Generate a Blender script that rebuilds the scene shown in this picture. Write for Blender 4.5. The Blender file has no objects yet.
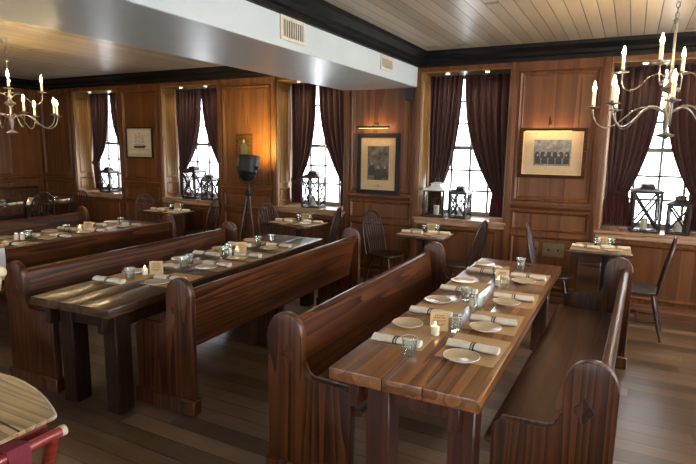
import bpy, bmesh, math, random
from mathutils import Vector, Matrix
random.seed(7)
C = bpy.context.scene
COL = C.collection
PI = math.pi

# ------------------------------------------------------------------ camera
H = 1.75
YAW, PITCH, ROLL, FPX = 0.482, 0.156, 0.014, 535.8
cd = bpy.data.cameras.new('camera')
cam = bpy.data.objects.new('camera', cd)
COL.objects.link(cam)
C.camera = cam
cd.sensor_fit = 'HORIZONTAL'
cd.sensor_width = 36.0
cd.lens = FPX / 696.0 * 36.0
cd.clip_start = 0.05
_f = Vector((-math.sin(YAW) * math.cos(PITCH), math.cos(YAW) * math.cos(PITCH), -math.sin(PITCH)))
_r = Vector((math.cos(YAW), math.sin(YAW), 0))
_u = _r.cross(_f)
_r2 = _r * math.cos(ROLL) + _u * math.sin(ROLL)
_u2 = _u * math.cos(ROLL) - _r * math.sin(ROLL)
m = Matrix((_r2, _u2, -_f)).transposed().to_4x4()
m.translation = Vector((0, 0, H))
cam.matrix_world = m

# ------------------------------------------------------------------ world, exposure
w = bpy.data.worlds.new('sky')
C.world = w
w.use_nodes = True
bg = w.node_tree.nodes['Background']
bg.inputs[0].default_value = (0.92, 0.96, 1.0, 1)
bg.inputs[1].default_value = 5.4
C.view_settings.view_transform = 'Standard'
C.view_settings.look = 'None'
C.view_settings.exposure = 1.13
C.view_settings.gamma = 1.0
C.view_settings.use_curve_mapping = False

DW = 6.46            # back wall plane
CEIL = 2.9
XL, XR, YB = -10.05, 3.4, -3.2
WT = 0.50            # wall thickness


FILL_R, FILL_F = 92.0, 4.5     # area lamps added outside the unseen right-hand and front windows to light the room


def portal(x, y, z, sx, sz, rot, power=0):
    l = bpy.data.lights.new('window_area_light', 'AREA')
    l.shape = 'RECTANGLE'
    l.size, l.size_y = sx, sz
    if power:  # powered ones are added lamps, the rest only guide the sky
        l.energy = power
        l.color = (0.95, 0.975, 1.0)
    else:
        l.cycles.is_portal = True
    o = bpy.data.objects.new('window_area_light', l)
    o.location = (x, y, z)
    o.rotation_euler = rot
    COL.objects.link(o)


# ------------------------------------------------------------------ materials
def newmat(name):
    mt = bpy.data.materials.new(name)
    mt.use_nodes = True
    nt = mt.node_tree
    return mt, nt, nt.nodes['Principled BSDF']


def N(nt, typ, **kw):
    n = nt.nodes.new(typ)
    for k, v in kw.items():
        if k in n.inputs.keys() if isinstance(k, str) else False:
            n.inputs[k].default_value = v
        else:
            setattr(n, k, v)
    return n


def ramp(nt, stops):
    r = nt.nodes.new('ShaderNodeValToRGB')
    el = r.color_ramp.elements
    while len(el) < len(stops):
        el.new(0.5)
    for e, (p, c) in zip(el, stops):
        e.position = p
        e.color = (*c, 1)
    return r


def plain(name, col, rough=0.5, metal=0.0, emit=None, estr=0.0, spec=0.5, noise=0.12, nscale=18):
    mt, nt, b = newmat(name)
    b.inputs['Roughness'].default_value = rough
    b.inputs['Metallic'].default_value = metal
    b.inputs['Specular IOR Level'].default_value = spec
    L = nt.links
    tc = N(nt, 'ShaderNodeTexCoord')
    nz = N(nt, 'ShaderNodeTexNoise', Scale=nscale, Detail=4.0)
    L.new(tc.outputs['Object'], nz.inputs['Vector'])
    a = tuple(max(0, c * (1 - noise)) for c in col)
    z = tuple(min(1, c * (1 + noise)) for c in col)
    r = ramp(nt, [(0.3, a), (0.7, z)])
    L.new(nz.outputs['Fac'], r.inputs['Fac'])
    L.new(r.outputs['Color'], b.inputs['Base Color'])
    if emit:
        b.inputs['Emission Color'].default_value = (*emit, 1)
        b.inputs['Emission Strength'].default_value = estr
    return mt


def wood(name, dark, light, axis='X', ring=9.0, scale=1.0, rough=(0.25, 0.45), fine=0.35, coat=0.0, bump=0.08,
         spec=0.5, crough=0.15):
    mt, nt, b = newmat(name)
    L = nt.links
    tc = N(nt, 'ShaderNodeTexCoord')
    mp = N(nt, 'ShaderNodeMapping')
    s = {'X': (0.3, 7.5, 7.5), 'Y': (7.5, 0.3, 7.5), 'Z': (7.5, 7.5, 0.3)}[axis]
    mp.inputs['Scale'].default_value = tuple(v * scale for v in s)
    L.new(tc.outputs['Object'], mp.inputs['Vector'])
    oi = N(nt, 'ShaderNodeObjectInfo')
    ml = N(nt, 'ShaderNodeMath', operation='MULTIPLY')
    ml.inputs[1].default_value = 37.0
    L.new(oi.outputs['Random'], ml.inputs[0])
    L.new(ml.outputs[0], mp.inputs['Location'])
    n1 = N(nt, 'ShaderNodeTexNoise', Scale=1.0, Detail=1.5, Roughness=0.4)
    L.new(mp.outputs[0], n1.inputs['Vector'])
    m1 = N(nt, 'ShaderNodeMath', operation='MULTIPLY')
    m1.inputs[1].default_value = ring
    L.new(n1.outputs['Fac'], m1.inputs[0])
    pp = N(nt, 'ShaderNodeMath', operation='FRACT')
    L.new(m1.outputs[0], pp.inputs[0])
    mp2 = N(nt, 'ShaderNodeMapping')
    s2 = {'X': (2, 75, 75), 'Y': (75, 2, 75), 'Z': (75, 75, 2)}[axis]
    mp2.inputs['Scale'].default_value = tuple(v * scale for v in s2)
    L.new(tc.outputs['Object'], mp2.inputs['Vector'])
    n2 = N(nt, 'ShaderNodeTexNoise', Scale=1.0, Detail=5.0, Roughness=0.6)
    L.new(mp2.outputs[0], n2.inputs['Vector'])
    n3 = N(nt, 'ShaderNodeTexNoise', Scale=3.0, Detail=3.0)
    L.new(tc.outputs['Object'], n3.inputs['Vector'])
    mx = N(nt, 'ShaderNodeMix', data_type='FLOAT')
    mx.inputs['Factor'].default_value = fine
    L.new(pp.outputs[0], mx.inputs['A'])
    L.new(n2.outputs['Fac'], mx.inputs['B'])
    mx2 = N(nt, 'ShaderNodeMix', data_type='FLOAT')
    mx2.inputs['Factor'].default_value = 0.3
    L.new(mx.outputs['Result'], mx2.inputs['A'])
    L.new(n3.outputs['Fac'], mx2.inputs['B'])
    mid = tuple((a + c) / 2 for a, c in zip(dark, light))
    r = ramp(nt, [(0.28, dark), (0.5, mid), (0.70, light)])
    L.new(mx2.outputs['Result'], r.inputs['Fac'])
    L.new(r.outputs['Color'], b.inputs['Base Color'])
    rr = N(nt, 'ShaderNodeMapRange')
    rr.inputs['To Min'].default_value = rough[0]
    rr.inputs['To Max'].default_value = rough[1]
    L.new(n3.outputs['Fac'], rr.inputs['Value'])
    L.new(rr.outputs['Result'], b.inputs['Roughness'])
    b.inputs['Coat Weight'].default_value = coat
    b.inputs['Coat Roughness'].default_value = crough
    b.inputs['Specular IOR Level'].default_value = spec
    bp = N(nt, 'ShaderNodeBump', Strength=bump, Distance=0.01)
    L.new(mx.outputs['Result'], bp.inputs['Height'])
    L.new(bp.outputs[0], b.inputs['Normal'])
    return mt


def plank_mat(name, width, axis, cols, groove, rough, length=2.6, bump=0.3, spec=0.5, gw=0.04):
    """boards running along `axis`; colour differs from board to board"""
    mt, nt, b = newmat(name)
    L = nt.links
    tc = N(nt, 'ShaderNodeTexCoord')
    sp = N(nt, 'ShaderNodeSeparateXYZ')
    L.new(tc.outputs['Object'], sp.inputs[0])
    al, ac = ('X', 'Y') if axis == 'X' else ('Y', 'X')
    dv = N(nt, 'ShaderNodeMath', operation='DIVIDE')
    dv.inputs[1].default_value = width
    L.new(sp.outputs[ac], dv.inputs[0])
    fl = N(nt, 'ShaderNodeMath', operation='FLOOR')
    L.new(dv.outputs[0], fl.inputs[0])
    fr = N(nt, 'ShaderNodeMath', operation='FRACT')
    L.new(dv.outputs[0], fr.inputs[0])
    wn = N(nt, 'ShaderNodeTexWhiteNoise', noise_dimensions='1D')
    L.new(fl.outputs[0], wn.inputs['W'])
    dl = N(nt, 'ShaderNodeMath', operation='DIVIDE')
    dl.inputs[1].default_value = length
    L.new(sp.outputs[al], dl.inputs[0])
    of = N(nt, 'ShaderNodeMath', operation='MULTIPLY_ADD')
    of.inputs[1].default_value = 7.3
    L.new(wn.outputs['Value'], of.inputs[0])
    L.new(dl.outputs[0], of.inputs[2])
    fl2 = N(nt, 'ShaderNodeMath', operation='FLOOR')
    L.new(of.outputs[0], fl2.inputs[0])
    fr2 = N(nt, 'ShaderNodeMath', operation='FRACT')
    L.new(of.outputs[0], fr2.inputs[0])
    cb = N(nt, 'ShaderNodeCombineXYZ')
    L.new(fl.outputs[0], cb.inputs[0])
    L.new(fl2.outputs[0], cb.inputs[1])
    wn2 = N(nt, 'ShaderNodeTexWhiteNoise', noise_dimensions='3D')
    L.new(cb.outputs[0], wn2.inputs['Vector'])
    mp = N(nt, 'ShaderNodeMapping')
    mp.inputs['Scale'].default_value = (1.2, 26, 1) if axis == 'X' else (26, 1.2, 1)
    L.new(tc.outputs['Object'], mp.inputs['Vector'])
    L.new(wn2.outputs['Color'], mp.inputs['Location'])
    ns = N(nt, 'ShaderNodeTexNoise', Scale=2.0, Detail=6.0, Roughness=0.62)
    L.new(mp.outputs[0], ns.inputs['Vector'])
    nb = N(nt, 'ShaderNodeTexNoise', Scale=1.1, Detail=3.0)
    L.new(tc.outputs['Object'], nb.inputs['Vector'])
    a1 = N(nt, 'ShaderNodeMath', operation='MULTIPLY_ADD')
    a1.inputs[1].default_value = 0.5
    L.new(wn2.outputs['Value'], a1.inputs[0])
    h1 = N(nt, 'ShaderNodeMath', operation='MULTIPLY')
    h1.inputs[1].default_value = 0.5
    L.new(ns.outputs['Fac'], h1.inputs[0])
    L.new(h1.outputs[0], a1.inputs[2])
    a2 = N(nt, 'ShaderNodeMath', operation='MULTIPLY_ADD')
    a2.inputs[1].default_value = 0.35
    L.new(nb.outputs['Fac'], a2.inputs[0])
    h2 = N(nt, 'ShaderNodeMath', operation='MULTIPLY')
    h2.inputs[1].default_value = 0.65
    L.new(a1.outputs[0], h2.inputs[0])
    L.new(h2.outputs[0], a2.inputs[2])
    r = ramp(nt, [(0.25, cols[0]), (0.5, cols[1]), (0.78, cols[2])])
    L.new(a2.outputs[0], r.inputs['Fac'])
    # groove mask
    pg = N(nt, 'ShaderNodeMath', operation='PINGPONG')
    pg.inputs[1].default_value = 0.5
    L.new(fr.outputs[0], pg.inputs[0])
    lt = N(nt, 'ShaderNodeMapRange')
    lt.inputs['From Min'].default_value = gw * 0.4
    lt.inputs['From Max'].default_value = gw
    L.new(pg.outputs[0], lt.inputs['Value'])
    pg2 = N(nt, 'ShaderNodeMath', operation='PINGPONG')
    pg2.inputs[1].default_value = 0.5
    L.new(fr2.outputs[0], pg2.inputs[0])
    lt2 = N(nt, 'ShaderNodeMapRange')
    lt2.inputs['From Max'].default_value = 0.0016
    L.new(pg2.outputs[0], lt2.inputs['Value'])
    mn = N(nt, 'ShaderNodeMath', operation='MINIMUM')
    L.new(lt.outputs['Result'], mn.inputs[0])
    L.new(lt2.outputs['Result'], mn.inputs[1])
    mc = N(nt, 'ShaderNodeMix', data_type='RGBA')
    mc.inputs['A'].default_value = (*groove, 1)
    L.new(mn.outputs[0], mc.inputs['Factor'])
    L.new(r.outputs['Color'], mc.inputs['B'])
    L.new(mc.outputs['Result'], b.inputs['Base Color'])
    rr = N(nt, 'ShaderNodeMapRange')
    rr.inputs['To Min'].default_value = rough[0]
    rr.inputs['To Max'].default_value = rough[1]
    L.new(nb.outputs['Fac'], rr.inputs['Value'])
    L.new(rr.outputs['Result'], b.inputs['Roughness'])
    b.inputs['Specular IOR Level'].default_value = spec
    hh = N(nt, 'ShaderNodeMath', operation='MULTIPLY_ADD')
    hh.inputs[1].default_value = 0.12
    L.new(ns.outputs['Fac'], hh.inputs[0])
    L.new(mn.outputs[0], hh.inputs[2])
    bp = N(nt, 'ShaderNodeBump', Strength=bump, Distance=0.004)
    L.new(hh.outputs[0], bp.inputs['Height'])
    L.new(bp.outputs[0], b.inputs['Normal'])
    return mt


def glass_pane(name, tint=(1, 1, 1), gloss=0.03, power=4.0):
    mt = bpy.data.materials.new(name)
    mt.use_nodes = True
    nt = mt.node_tree
    nt.nodes.clear()
    out = nt.nodes.new('ShaderNodeOutputMaterial')
    t = nt.nodes.new('ShaderNodeBsdfTransparent')
    t.inputs[0].default_value = (*tint, 1)
    g = nt.nodes.new('ShaderNodeBsdfGlossy')
    g.inputs['Roughness'].default_value = 0.03
    fr = nt.nodes.new('ShaderNodeLayerWeight')
    fr.inputs['Blend'].default_value = 0.5
    pw = N(nt, 'ShaderNodeMath', operation='POWER')
    pw.inputs[1].default_value = power
    nt.links.new(fr.outputs['Facing'], pw.inputs[0])
    ma = N(nt, 'ShaderNodeMath', operation='MULTIPLY_ADD')
    ma.inputs[1].default_value = 0.7
    ma.inputs[2].default_value = gloss
    nt.links.new(pw.outputs[0], ma.inputs[0])
    mx = nt.nodes.new('ShaderNodeMixShader')
    nt.links.new(ma.outputs[0], mx.inputs[0])
    nt.links.new(t.outputs[0], mx.inputs[1])
    nt.links.new(g.outputs[0], mx.inputs[2])
    nt.links.new(mx.outputs[0], out.inputs[0])
    return mt


def velvet(name, col, trans, tw):
    mt = bpy.data.materials.new(name)
    mt.use_nodes = True
    nt = mt.node_tree
    b = nt.nodes['Principled BSDF']
    out = nt.nodes['Material Output']
    b.inputs['Base Color'].default_value = (*col, 1)
    b.inputs['Roughness'].default_value = 0.85
    b.inputs['Sheen Weight'].default_value = 0.25
    b.inputs['Sheen Tint'].default_value = (0.6, 0.45, 0.5, 1)
    tc = N(nt, 'ShaderNodeTexCoord')
    nz = N(nt, 'ShaderNodeTexNoise', Scale=60.0, Detail=4.0)
    nt.links.new(tc.outputs['Object'], nz.inputs['Vector'])
    r = ramp(nt, [(0.3, tuple(c * 0.75 for c in col)), (0.7, tuple(c * 1.25 for c in col))])
    nt.links.new(nz.outputs['Fac'], r.inputs['Fac'])
    nt.links.new(r.outputs['Color'], b.inputs['Base Color'])
    t = nt.nodes.new('ShaderNodeBsdfTranslucent')
    t.inputs[0].default_value = (*trans, 1)
    mx = nt.nodes.new('ShaderNodeMixShader')
    mx.inputs[0].default_value = tw
    nt.links.new(b.outputs[0], mx.inputs[1])
    nt.links.new(t.outputs[0], mx.inputs[2])
    nt.links.new(mx.outputs[0], out.inputs[0])
    return mt


M = {}
M['panel'] = wood('wall_oak_panelling', (0.076, 0.0255, 0.0068), (0.165, 0.062, 0.0168), 'Z', ring=4, scale=0.8, rough=(0.3, 0.5), fine=0.5, bump=0.03, spec=0.3)
M['panelh'] = wood('wall_oak_rails', (0.078, 0.027, 0.0075), (0.165, 0.063, 0.017), 'X', ring=4, scale=0.8, rough=(0.3, 0.5), fine=0.5, bump=0.03, spec=0.3)
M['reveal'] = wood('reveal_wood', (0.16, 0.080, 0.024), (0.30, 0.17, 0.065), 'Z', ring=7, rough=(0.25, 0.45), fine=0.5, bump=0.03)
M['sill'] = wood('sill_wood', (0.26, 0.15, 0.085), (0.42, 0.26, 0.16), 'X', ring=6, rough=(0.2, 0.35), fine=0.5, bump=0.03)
M['crown'] = plain('black_painted_crown', (0.0065, 0.006, 0.0058), rough=0.5, spec=0.14, noise=0.4, nscale=9)
M['ceil'] = plank_mat('ceiling_boards', 0.115, 'Y', [(0.27, 0.22, 0.155), (0.39, 0.325, 0.235), (0.52, 0.45, 0.34)], (0.05, 0.04, 0.03), (0.24, 0.42), length=30, gw=0.045)
M['floor'] = plank_mat('floor_boards', 0.135, 'X', [(0.046, 0.025, 0.012), (0.135, 0.080, 0.041), (0.27, 0.175, 0.100)], (0.014, 0.009, 0.006), (0.26, 0.44), length=2.4, bump=0.12, gw=0.03, spec=0.95)
M['beam'] = plain('beam_grey_paint', (0.54, 0.60, 0.605), rough=0.36, noise=0.04, nscale=3)
M['pew'] = wood('pew_oak', (0.015, 0.0038, 0.0013), (0.125, 0.038, 0.0095), 'Y', ring=9, rough=(0.30, 0.46), fine=0.42, coat=0.18, bump=0.05, spec=0.35, crough=0.28)
M['pewz'] = wood('pew_end_oak', (0.013, 0.0033, 0.0011), (0.120, 0.036, 0.0090), 'Z', ring=11, rough=(0.30, 0.46), fine=0.42, coat=0.18, bump=0.05, spec=0.35, crough=0.28)
M['carve'] = wood('shade_darkened_carving', (0.012, 0.0035, 0.0013), (0.09, 0.029, 0.009), 'Z', ring=6)  # darker than the pew ends: the carving's shadow lines put into its colour
M['pews'] = wood('pew_seat_oak', (0.036, 0.011, 0.004), (0.15, 0.054, 0.019), 'Y', ring=6, rough=(0.22, 0.4), fine=0.5, coat=0.5, bump=0.03, crough=0.26)
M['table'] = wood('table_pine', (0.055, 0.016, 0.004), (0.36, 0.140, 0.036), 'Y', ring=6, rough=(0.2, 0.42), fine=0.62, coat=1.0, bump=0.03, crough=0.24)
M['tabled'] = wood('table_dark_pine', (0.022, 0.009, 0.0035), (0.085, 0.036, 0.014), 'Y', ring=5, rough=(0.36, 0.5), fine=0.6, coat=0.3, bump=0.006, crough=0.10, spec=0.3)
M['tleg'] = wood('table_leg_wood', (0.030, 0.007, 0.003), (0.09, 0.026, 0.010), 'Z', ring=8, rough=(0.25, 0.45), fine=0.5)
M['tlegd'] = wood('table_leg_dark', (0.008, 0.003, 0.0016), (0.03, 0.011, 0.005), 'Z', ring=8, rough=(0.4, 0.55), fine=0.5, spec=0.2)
M['chair'] = wood('chair_dark_wood', (0.010, 0.004, 0.0025), (0.042, 0.016, 0.008), 'Z', ring=6, rough=(0.3, 0.45), fine=0.6, coat=0.1)
M['smalltop'] = wood('small_table_wood', (0.03, 0.014, 0.007), (0.10, 0.05, 0.025), 'X', ring=7, rough=(0.15, 0.3), fine=0.5, coat=0.3)
M['iron'] = plain('black_iron', (0.015, 0.014, 0.014), rough=0.4, metal=0.6)
M['lant'] = plain('dark_bronze', (0.04, 0.034, 0.03), rough=0.38, metal=0.7)
M['lantw'] = plain('white_painted_metal', (0.62, 0.66, 0.68), rough=0.3)
M['pewter'] = plain('aged_pewter', (0.22, 0.205, 0.185), rough=0.42, metal=0.8)
M['brass'] = plain('brass', (0.55, 0.36, 0.12), rough=0.28, metal=1.0)
M['candle'] = plain('ivory_candle', (0.82, 0.74, 0.52), rough=0.5, emit=(1.0, 0.72, 0.36), estr=0.15, noise=0.05)
M['wax'] = plain('white_wax', (0.85, 0.78, 0.62), rough=0.45, noise=0.05)
M['flame'] = plain('lit_bulb', (1, 0.9, 0.7), emit=(1.0, 0.72, 0.36), estr=165.0)
M['sflame'] = plain('candle_flame', (1, 0.8, 0.4), emit=(1.0, 0.62, 0.22), estr=14.0)
M['ptube'] = plain('picture_lamp_tube', (1, 0.8, 0.5), emit=(1.0, 0.62, 0.25), estr=2.5)
M['puck'] = plain('lit_puck', (1, 0.9, 0.8), emit=(1.0, 0.84, 0.6), estr=12.0)
M['ceramic'] = plain('cream_ceramic', (0.55, 0.44, 0.265), rough=0.22, noise=0.03)
M['linen'] = plain('white_linen', (0.74, 0.68, 0.58), rough=0.85, noise=0.06, nscale=60)
M['band'] = plain('dark_napkin_band', (0.02, 0.025, 0.035), rough=0.7)
M['kraft'] = plain('kraft_paper', (0.47, 0.305, 0.145), rough=0.75, noise=0.08, nscale=40)
M['card'] = plain('cream_card', (0.55, 0.38, 0.19), rough=0.7, noise=0.05)
M['cardw'] = plain('card_white_back', (0.80, 0.78, 0.74), rough=0.6, noise=0.03)
M['ink'] = plain('brown_ink', (0.16, 0.09, 0.04), rough=0.8)
M['salt'] = plain('shaker_white', (0.75, 0.66, 0.52), rough=0.4)
M['steel'] = plain('steel', (0.55, 0.55, 0.54), rough=0.25, metal=1.0)
M['pane'] = glass_pane('window_glass')
M['lpane'] = glass_pane('lantern_glass', (0.96, 0.97, 0.97))
M['winframe'] = plain('window_frame_paint', (0.20, 0.18, 0.16), rough=0.4)
M['curtain'] = velvet('plum_velvet', (0.034, 0.012, 0.014), (0.30, 0.022, 0.03), 0.10)
M['tail'] = velvet('red_velvet', (0.060, 0.011, 0.015), (0.42, 0.03, 0.05), 0.15)
M['frameb'] = plain('black_frame', (0.010, 0.010, 0.012), rough=0.5, spec=0.25)
M['framew'] = wood('brown_frame', (0.025, 0.010, 0.004), (0.075, 0.03, 0.010), 'X', rough=(0.5, 0.6), spec=0.12)
M['mat'] = plain('cream_mount', (0.50, 0.37, 0.20), rough=0.6, spec=0.2, noise=0.05)
M['matw'] = plain('pale_mount', (0.46, 0.36, 0.235), rough=0.6, spec=0.2, noise=0.05)
M['gilt'] = plain('gilt', (0.66, 0.48, 0.20), rough=0.5, metal=0.2)
M['printd'] = plain('dark_engraving', (0.10, 0.078, 0.055), rough=0.5, noise=0.8, nscale=14)
M['printk'] = plain('dark_portrait', (0.035, 0.024, 0.015), rough=0.7, spec=0.1, noise=0.6)
M['printg'] = plain('grey_print', (0.16, 0.165, 0.16), rough=0.5, noise=0.5, nscale=22)
M['printl'] = plain('pale_print', (0.52, 0.44, 0.32), rough=0.5, noise=0.12, nscale=12)
M['inkk'] = plain('print_ink', (0.035, 0.032, 0.028), rough=0.6)
M['face'] = plain('print_flesh', (0.24, 0.21, 0.17), rough=0.6)
M['vent'] = plain('vent_cream', (0.62, 0.56, 0.44), rough=0.4)
M['ventd'] = plain('vent_dark', (0.07, 0.06, 0.05), rough=0.6)
M['black'] = plain('black_plastic', (0.014, 0.015, 0.017), rough=0.4)
M['lampm'] = plain('gunmetal', (0.010, 0.011, 0.0105), rough=0.45, spec=0.3)
M['redw'] = wood('red_painted_wood', (0.16, 0.014, 0.012), (0.30, 0.035, 0.026), 'Y', rough=(0.25, 0.4), coat=0.3)
M['strap'] = plain('maroon_webbing', (0.17, 0.014, 0.030), rough=0.8, nscale=90)
M['traytop'] = wood('pale_plank_wood', (0.16, 0.095, 0.045), (0.52, 0.37, 0.20), 'X', ring=10, rough=(0.3, 0.5), fine=0.55)
M['rim'] = plain('worn_pale_edge', (0.55, 0.46, 0.36), rough=0.4)
M['cream'] = plain('cream_paint', (0.72, 0.60, 0.38), rough=0.4)
M['outlet'] = plain('brass_plate', (0.20, 0.15, 0.075), rough=0.4, metal=0.4)
M['pale_slab'] = plain('matte_white', (0.62, 0.62, 0.62), rough=0.9, noise=0.04)
M['flower'] = plain('yellow_bloom', (0.70, 0.45, 0.08), rough=0.7)


M['tumbler'] = glass_pane('green_tinted_glass', (0.93, 0.975, 0.955), 0.10, 1.8)
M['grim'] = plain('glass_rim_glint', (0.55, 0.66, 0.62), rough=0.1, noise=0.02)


# ------------------------------------------------------------------ mesh helpers
class MB:
    def __init__(s):
        s.bm = bmesh.new()

    def box(s, x0, x1, y0, y1, z0, z1, bev=0.0, mat=None, seg=1):
        r = bmesh.ops.create_cube(s.bm, size=1.0)
        vs = r['verts']
        for v in vs:
            v.co = Vector(((x0 + x1) / 2 + v.co.x * (x1 - x0), (y0 + y1) / 2 + v.co.y * (y1 - y0), (z0 + z1) / 2 + v.co.z * (z1 - z0)))
        if bev > 0:
            es = list({e for v in vs for e in v.link_edges})
            rb = bmesh.ops.bevel(s.bm, geom=es, offset=bev, segments=seg, profile=0.5, affect='EDGES')
            vs = list({v for f in rb['faces'] for v in f.verts} | {v for v in vs if v.is_valid})
        if mat is not None:
            for v in vs:
                v.co = mat @ v.co
        return vs

    def prism(s, pts, axis, a, b, bev=0.0, seg=2):
        """closed outline pts (2-D) extruded along axis from a to b.
        axis 'Y': pts are (x,z); 'X': (y,z); 'Z': (x,y)"""
        def P(p, t):
            return {'Y': (p[0], t, p[1]), 'X': (t, p[0], p[1]), 'Z': (p[0], p[1], t)}[axis]
        A = [s.bm.verts.new(P(p, a)) for p in pts]
        B = [s.bm.verts.new(P(p, b)) for p in pts]
        n = len(pts)
        f1 = s.bm.faces.new(A)
        f2 = s.bm.faces.new(list(reversed(B)))
        fs = [f1, f2]
        for i in range(n):
            fs.append(s.bm.faces.new((A[(i + 1) % n], A[i], B[i], B[(i + 1) % n])))
        vs = A + B
        if bev > 0:
            es = list(set(f1.edges) | set(f2.edges))
            bmesh.ops.bevel(s.bm, geom=es, offset=bev, segments=seg, profile=0.5, affect='EDGES', clamp_overlap=True)
        return vs

    def lathe(s, prof, c=(0, 0, 0), n=16, mat=None, cap=True):
        """prof: list of (r,z); revolve about z at c"""
        rings = []
        for r, z in prof:
            rg = []
            for i in range(n):
                a = 2 * PI * i / n
                p = Vector((c[0] + r * math.cos(a), c[1] + r * math.sin(a), c[2] + z))
                if mat is not None:
                    p = mat @ p
                rg.append(s.bm.verts.new(p))
            rings.append(rg)
        for a, b in zip(rings, rings[1:]):
            for i in range(n):
                s.bm.faces.new((a[i], a[(i + 1) % n], b[(i + 1) % n], b[i]))
        if cap:
            if prof[0][0] > 1e-6:
                s.bm.faces.new(list(reversed(rings[0])))
            if prof[-1][0] > 1e-6:
                s.bm.faces.new(rings[-1])

    def tube(s, path, r, n=8, cap=True):
        path = [Vector(p) for p in path]
        rings = []
        up = None
        for i, p in enumerate(path):
            t = (path[min(i + 1, len(path) - 1)] - path[max(i - 1, 0)]).normalized()
            if up is None:
                ref = Vector((0, 0, 1)) if abs(t.z) < 0.9 else Vector((1, 0, 0))
                up = (ref - t * ref.dot(t)).normalized()
            else:
                up = (up - t * up.dot(t)).normalized()
            sd = t.cross(up)
            ri = r[i] if isinstance(r, (list, tuple)) else r
            rings.append([s.bm.verts.new(p + (up * math.cos(2 * PI * k / n) + sd * math.sin(2 * PI * k / n)) * ri) for k in range(n)])
        for a, b in zip(rings, rings[1:]):
            for k in range(n):
                s.bm.faces.new((a[k], a[(k + 1) % n], b[(k + 1) % n], b[k]))
        if cap:
            s.bm.faces.new(list(reversed(rings[0])))
            s.bm.faces.new(rings[-1])

    def grid(s, fn, nu, nv):
        vs = [[s.bm.verts.new(fn(u / nu, v / nv)) for u in range(nu + 1)] for v in range(nv + 1)]
        for j in range(nv):
            for i in range(nu):
                s.bm.faces.new((vs[j][i], vs[j][i + 1], vs[j + 1][i + 1], vs[j + 1][i]))

    def build(s, name, mat, parent=None, smooth=40, kind=None):
        bmesh.ops.remove_doubles(s.bm, verts=s.bm.verts, dist=1e-6)
        bmesh.ops.recalc_face_normals(s.bm, faces=s.bm.faces)
        me = bpy.data.meshes.new(name)
        s.bm.to_mesh(me)
        s.bm.free()
        me.materials.append(M[mat] if isinstance(mat, str) else mat)
        if smooth:
            me.polygons.foreach_set('use_smooth', [True] * len(me.polygons))
            me.set_sharp_from_angle(angle=math.radians(smooth))
        o = bpy.data.objects.new(name, me)
        COL.objects.link(o)
        if parent is not None:
            o.parent = parent
        if kind:
            o['kind'] = kind
        return o


def tag(o, label, cat, group=None):
    o['label'] = label
    o['category'] = cat
    if group:
        o['group'] = group
    return o


def thing(name, label, cat, loc=(0, 0, 0), rz=0.0, group=None):
    o = bpy.data.objects.new(name, None)
    o.empty_display_size = 0.05
    COL.objects.link(o)
    o.location = loc
    o.rotation_euler = (0, 0, rz)
    return tag(o, label, cat, group)


def dup(root, loc, rz, label, group=None, name=None):
    r = root.copy()
    COL.objects.link(r)
    r.location = loc
    r.rotation_euler = (0, 0, rz)
    r['label'] = label
    if group:
        r['group'] = group

    def rec(src, dst):
        for ch in list(src.children):
            c = ch.copy()
            COL.objects.link(c)
            c.parent = dst
            rec(ch, c)
    rec(root, r)
    return r


def once(maker):
    """first call builds, later calls copy"""
    store = {}

    def place(key, loc, rz, label, group, *a):
        if key not in store:
            o = maker(key, *a)
            store[key] = o
            o.location = loc
            o.rotation_euler = (0, 0, rz)
            o['label'] = label
            if group:
                o['group'] = group
            return o
        return dup(store[key], loc, rz, label, group)
    return place


def struct(mb, name, mat, parent=None, smooth=40):
    return mb.build(name, mat, parent, smooth, 'structure')


# ------------------------------------------------------------------ room shell
mb = MB(); mb.box(XL - .5, XR + .5, YB - .5, DW + .5, -0.1, 0); struct(mb, 'floor', 'floor')
mb = MB(); mb.box(XL - .5, XR + .5, YB - .5, DW + .5, CEIL, CEIL + .1); struct(mb, 'ceiling', 'ceil')

WIN = [(-9.03, -7.84), (-6.83, -5.65), (-4.56, -3.45), (-2.39, -1.30), (-0.27, 0.84), (1.95, 3.05)]
SZ, HZ = 0.86, 2.68      # sill, head
mb = MB()
edges = [XL] + [v for p in WIN for v in p] + [XR]
for i in range(0, len(edges), 2):
    mb.box(edges[i], edges[i + 1], DW, DW + WT, 0, CEIL)
for a, b in WIN:
    mb.box(a, b, DW, DW + WT, 0, SZ)
    mb.box(a, b, DW, DW + WT, HZ, CEIL)
struct(mb, 'wall_back', 'panel')
mb = MB(); mb.box(XL - .2, XL, YB, DW + WT, 0, CEIL); struct(mb, 'wall_left', 'panel')
# right wall with three windows, front wall (behind the viewer) with four
RW = [(-2.0, -0.9), (0.5, 1.6), (2.9, 4.0), (5.0, 6.0)]
mb = MB()
ed = [YB] + [v for p in RW for v in p] + [DW + WT]
for i in range(0, len(ed), 2):
    mb.box(XR, XR + WT, ed[i], ed[i + 1], 0, CEIL)
for a, b in RW:
    mb.box(XR, XR + WT, a, b, 0, SZ); mb.box(XR, XR + WT, a, b, HZ, CEIL)
struct(mb, 'wall_right', 'panel')
FW = [(-8.8, -7.6), (-6.2, -5.0), (-3.6, -2.4), (-1.2, 0.0), (1.3, 2.5)]
mb = MB()
ed = [XL - .2] + [v for p in FW for v in p] + [XR + WT]
for i in range(0, len(ed), 2):
    mb.box(ed[i], ed[i + 1], YB - WT, YB, 0, CEIL)
for a, b in FW:
    mb.box(a, b, YB - WT, YB, 0, SZ); mb.box(a, b, YB - WT, YB, HZ, CEIL)
struct(mb, 'wall_front', 'panel')

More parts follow.
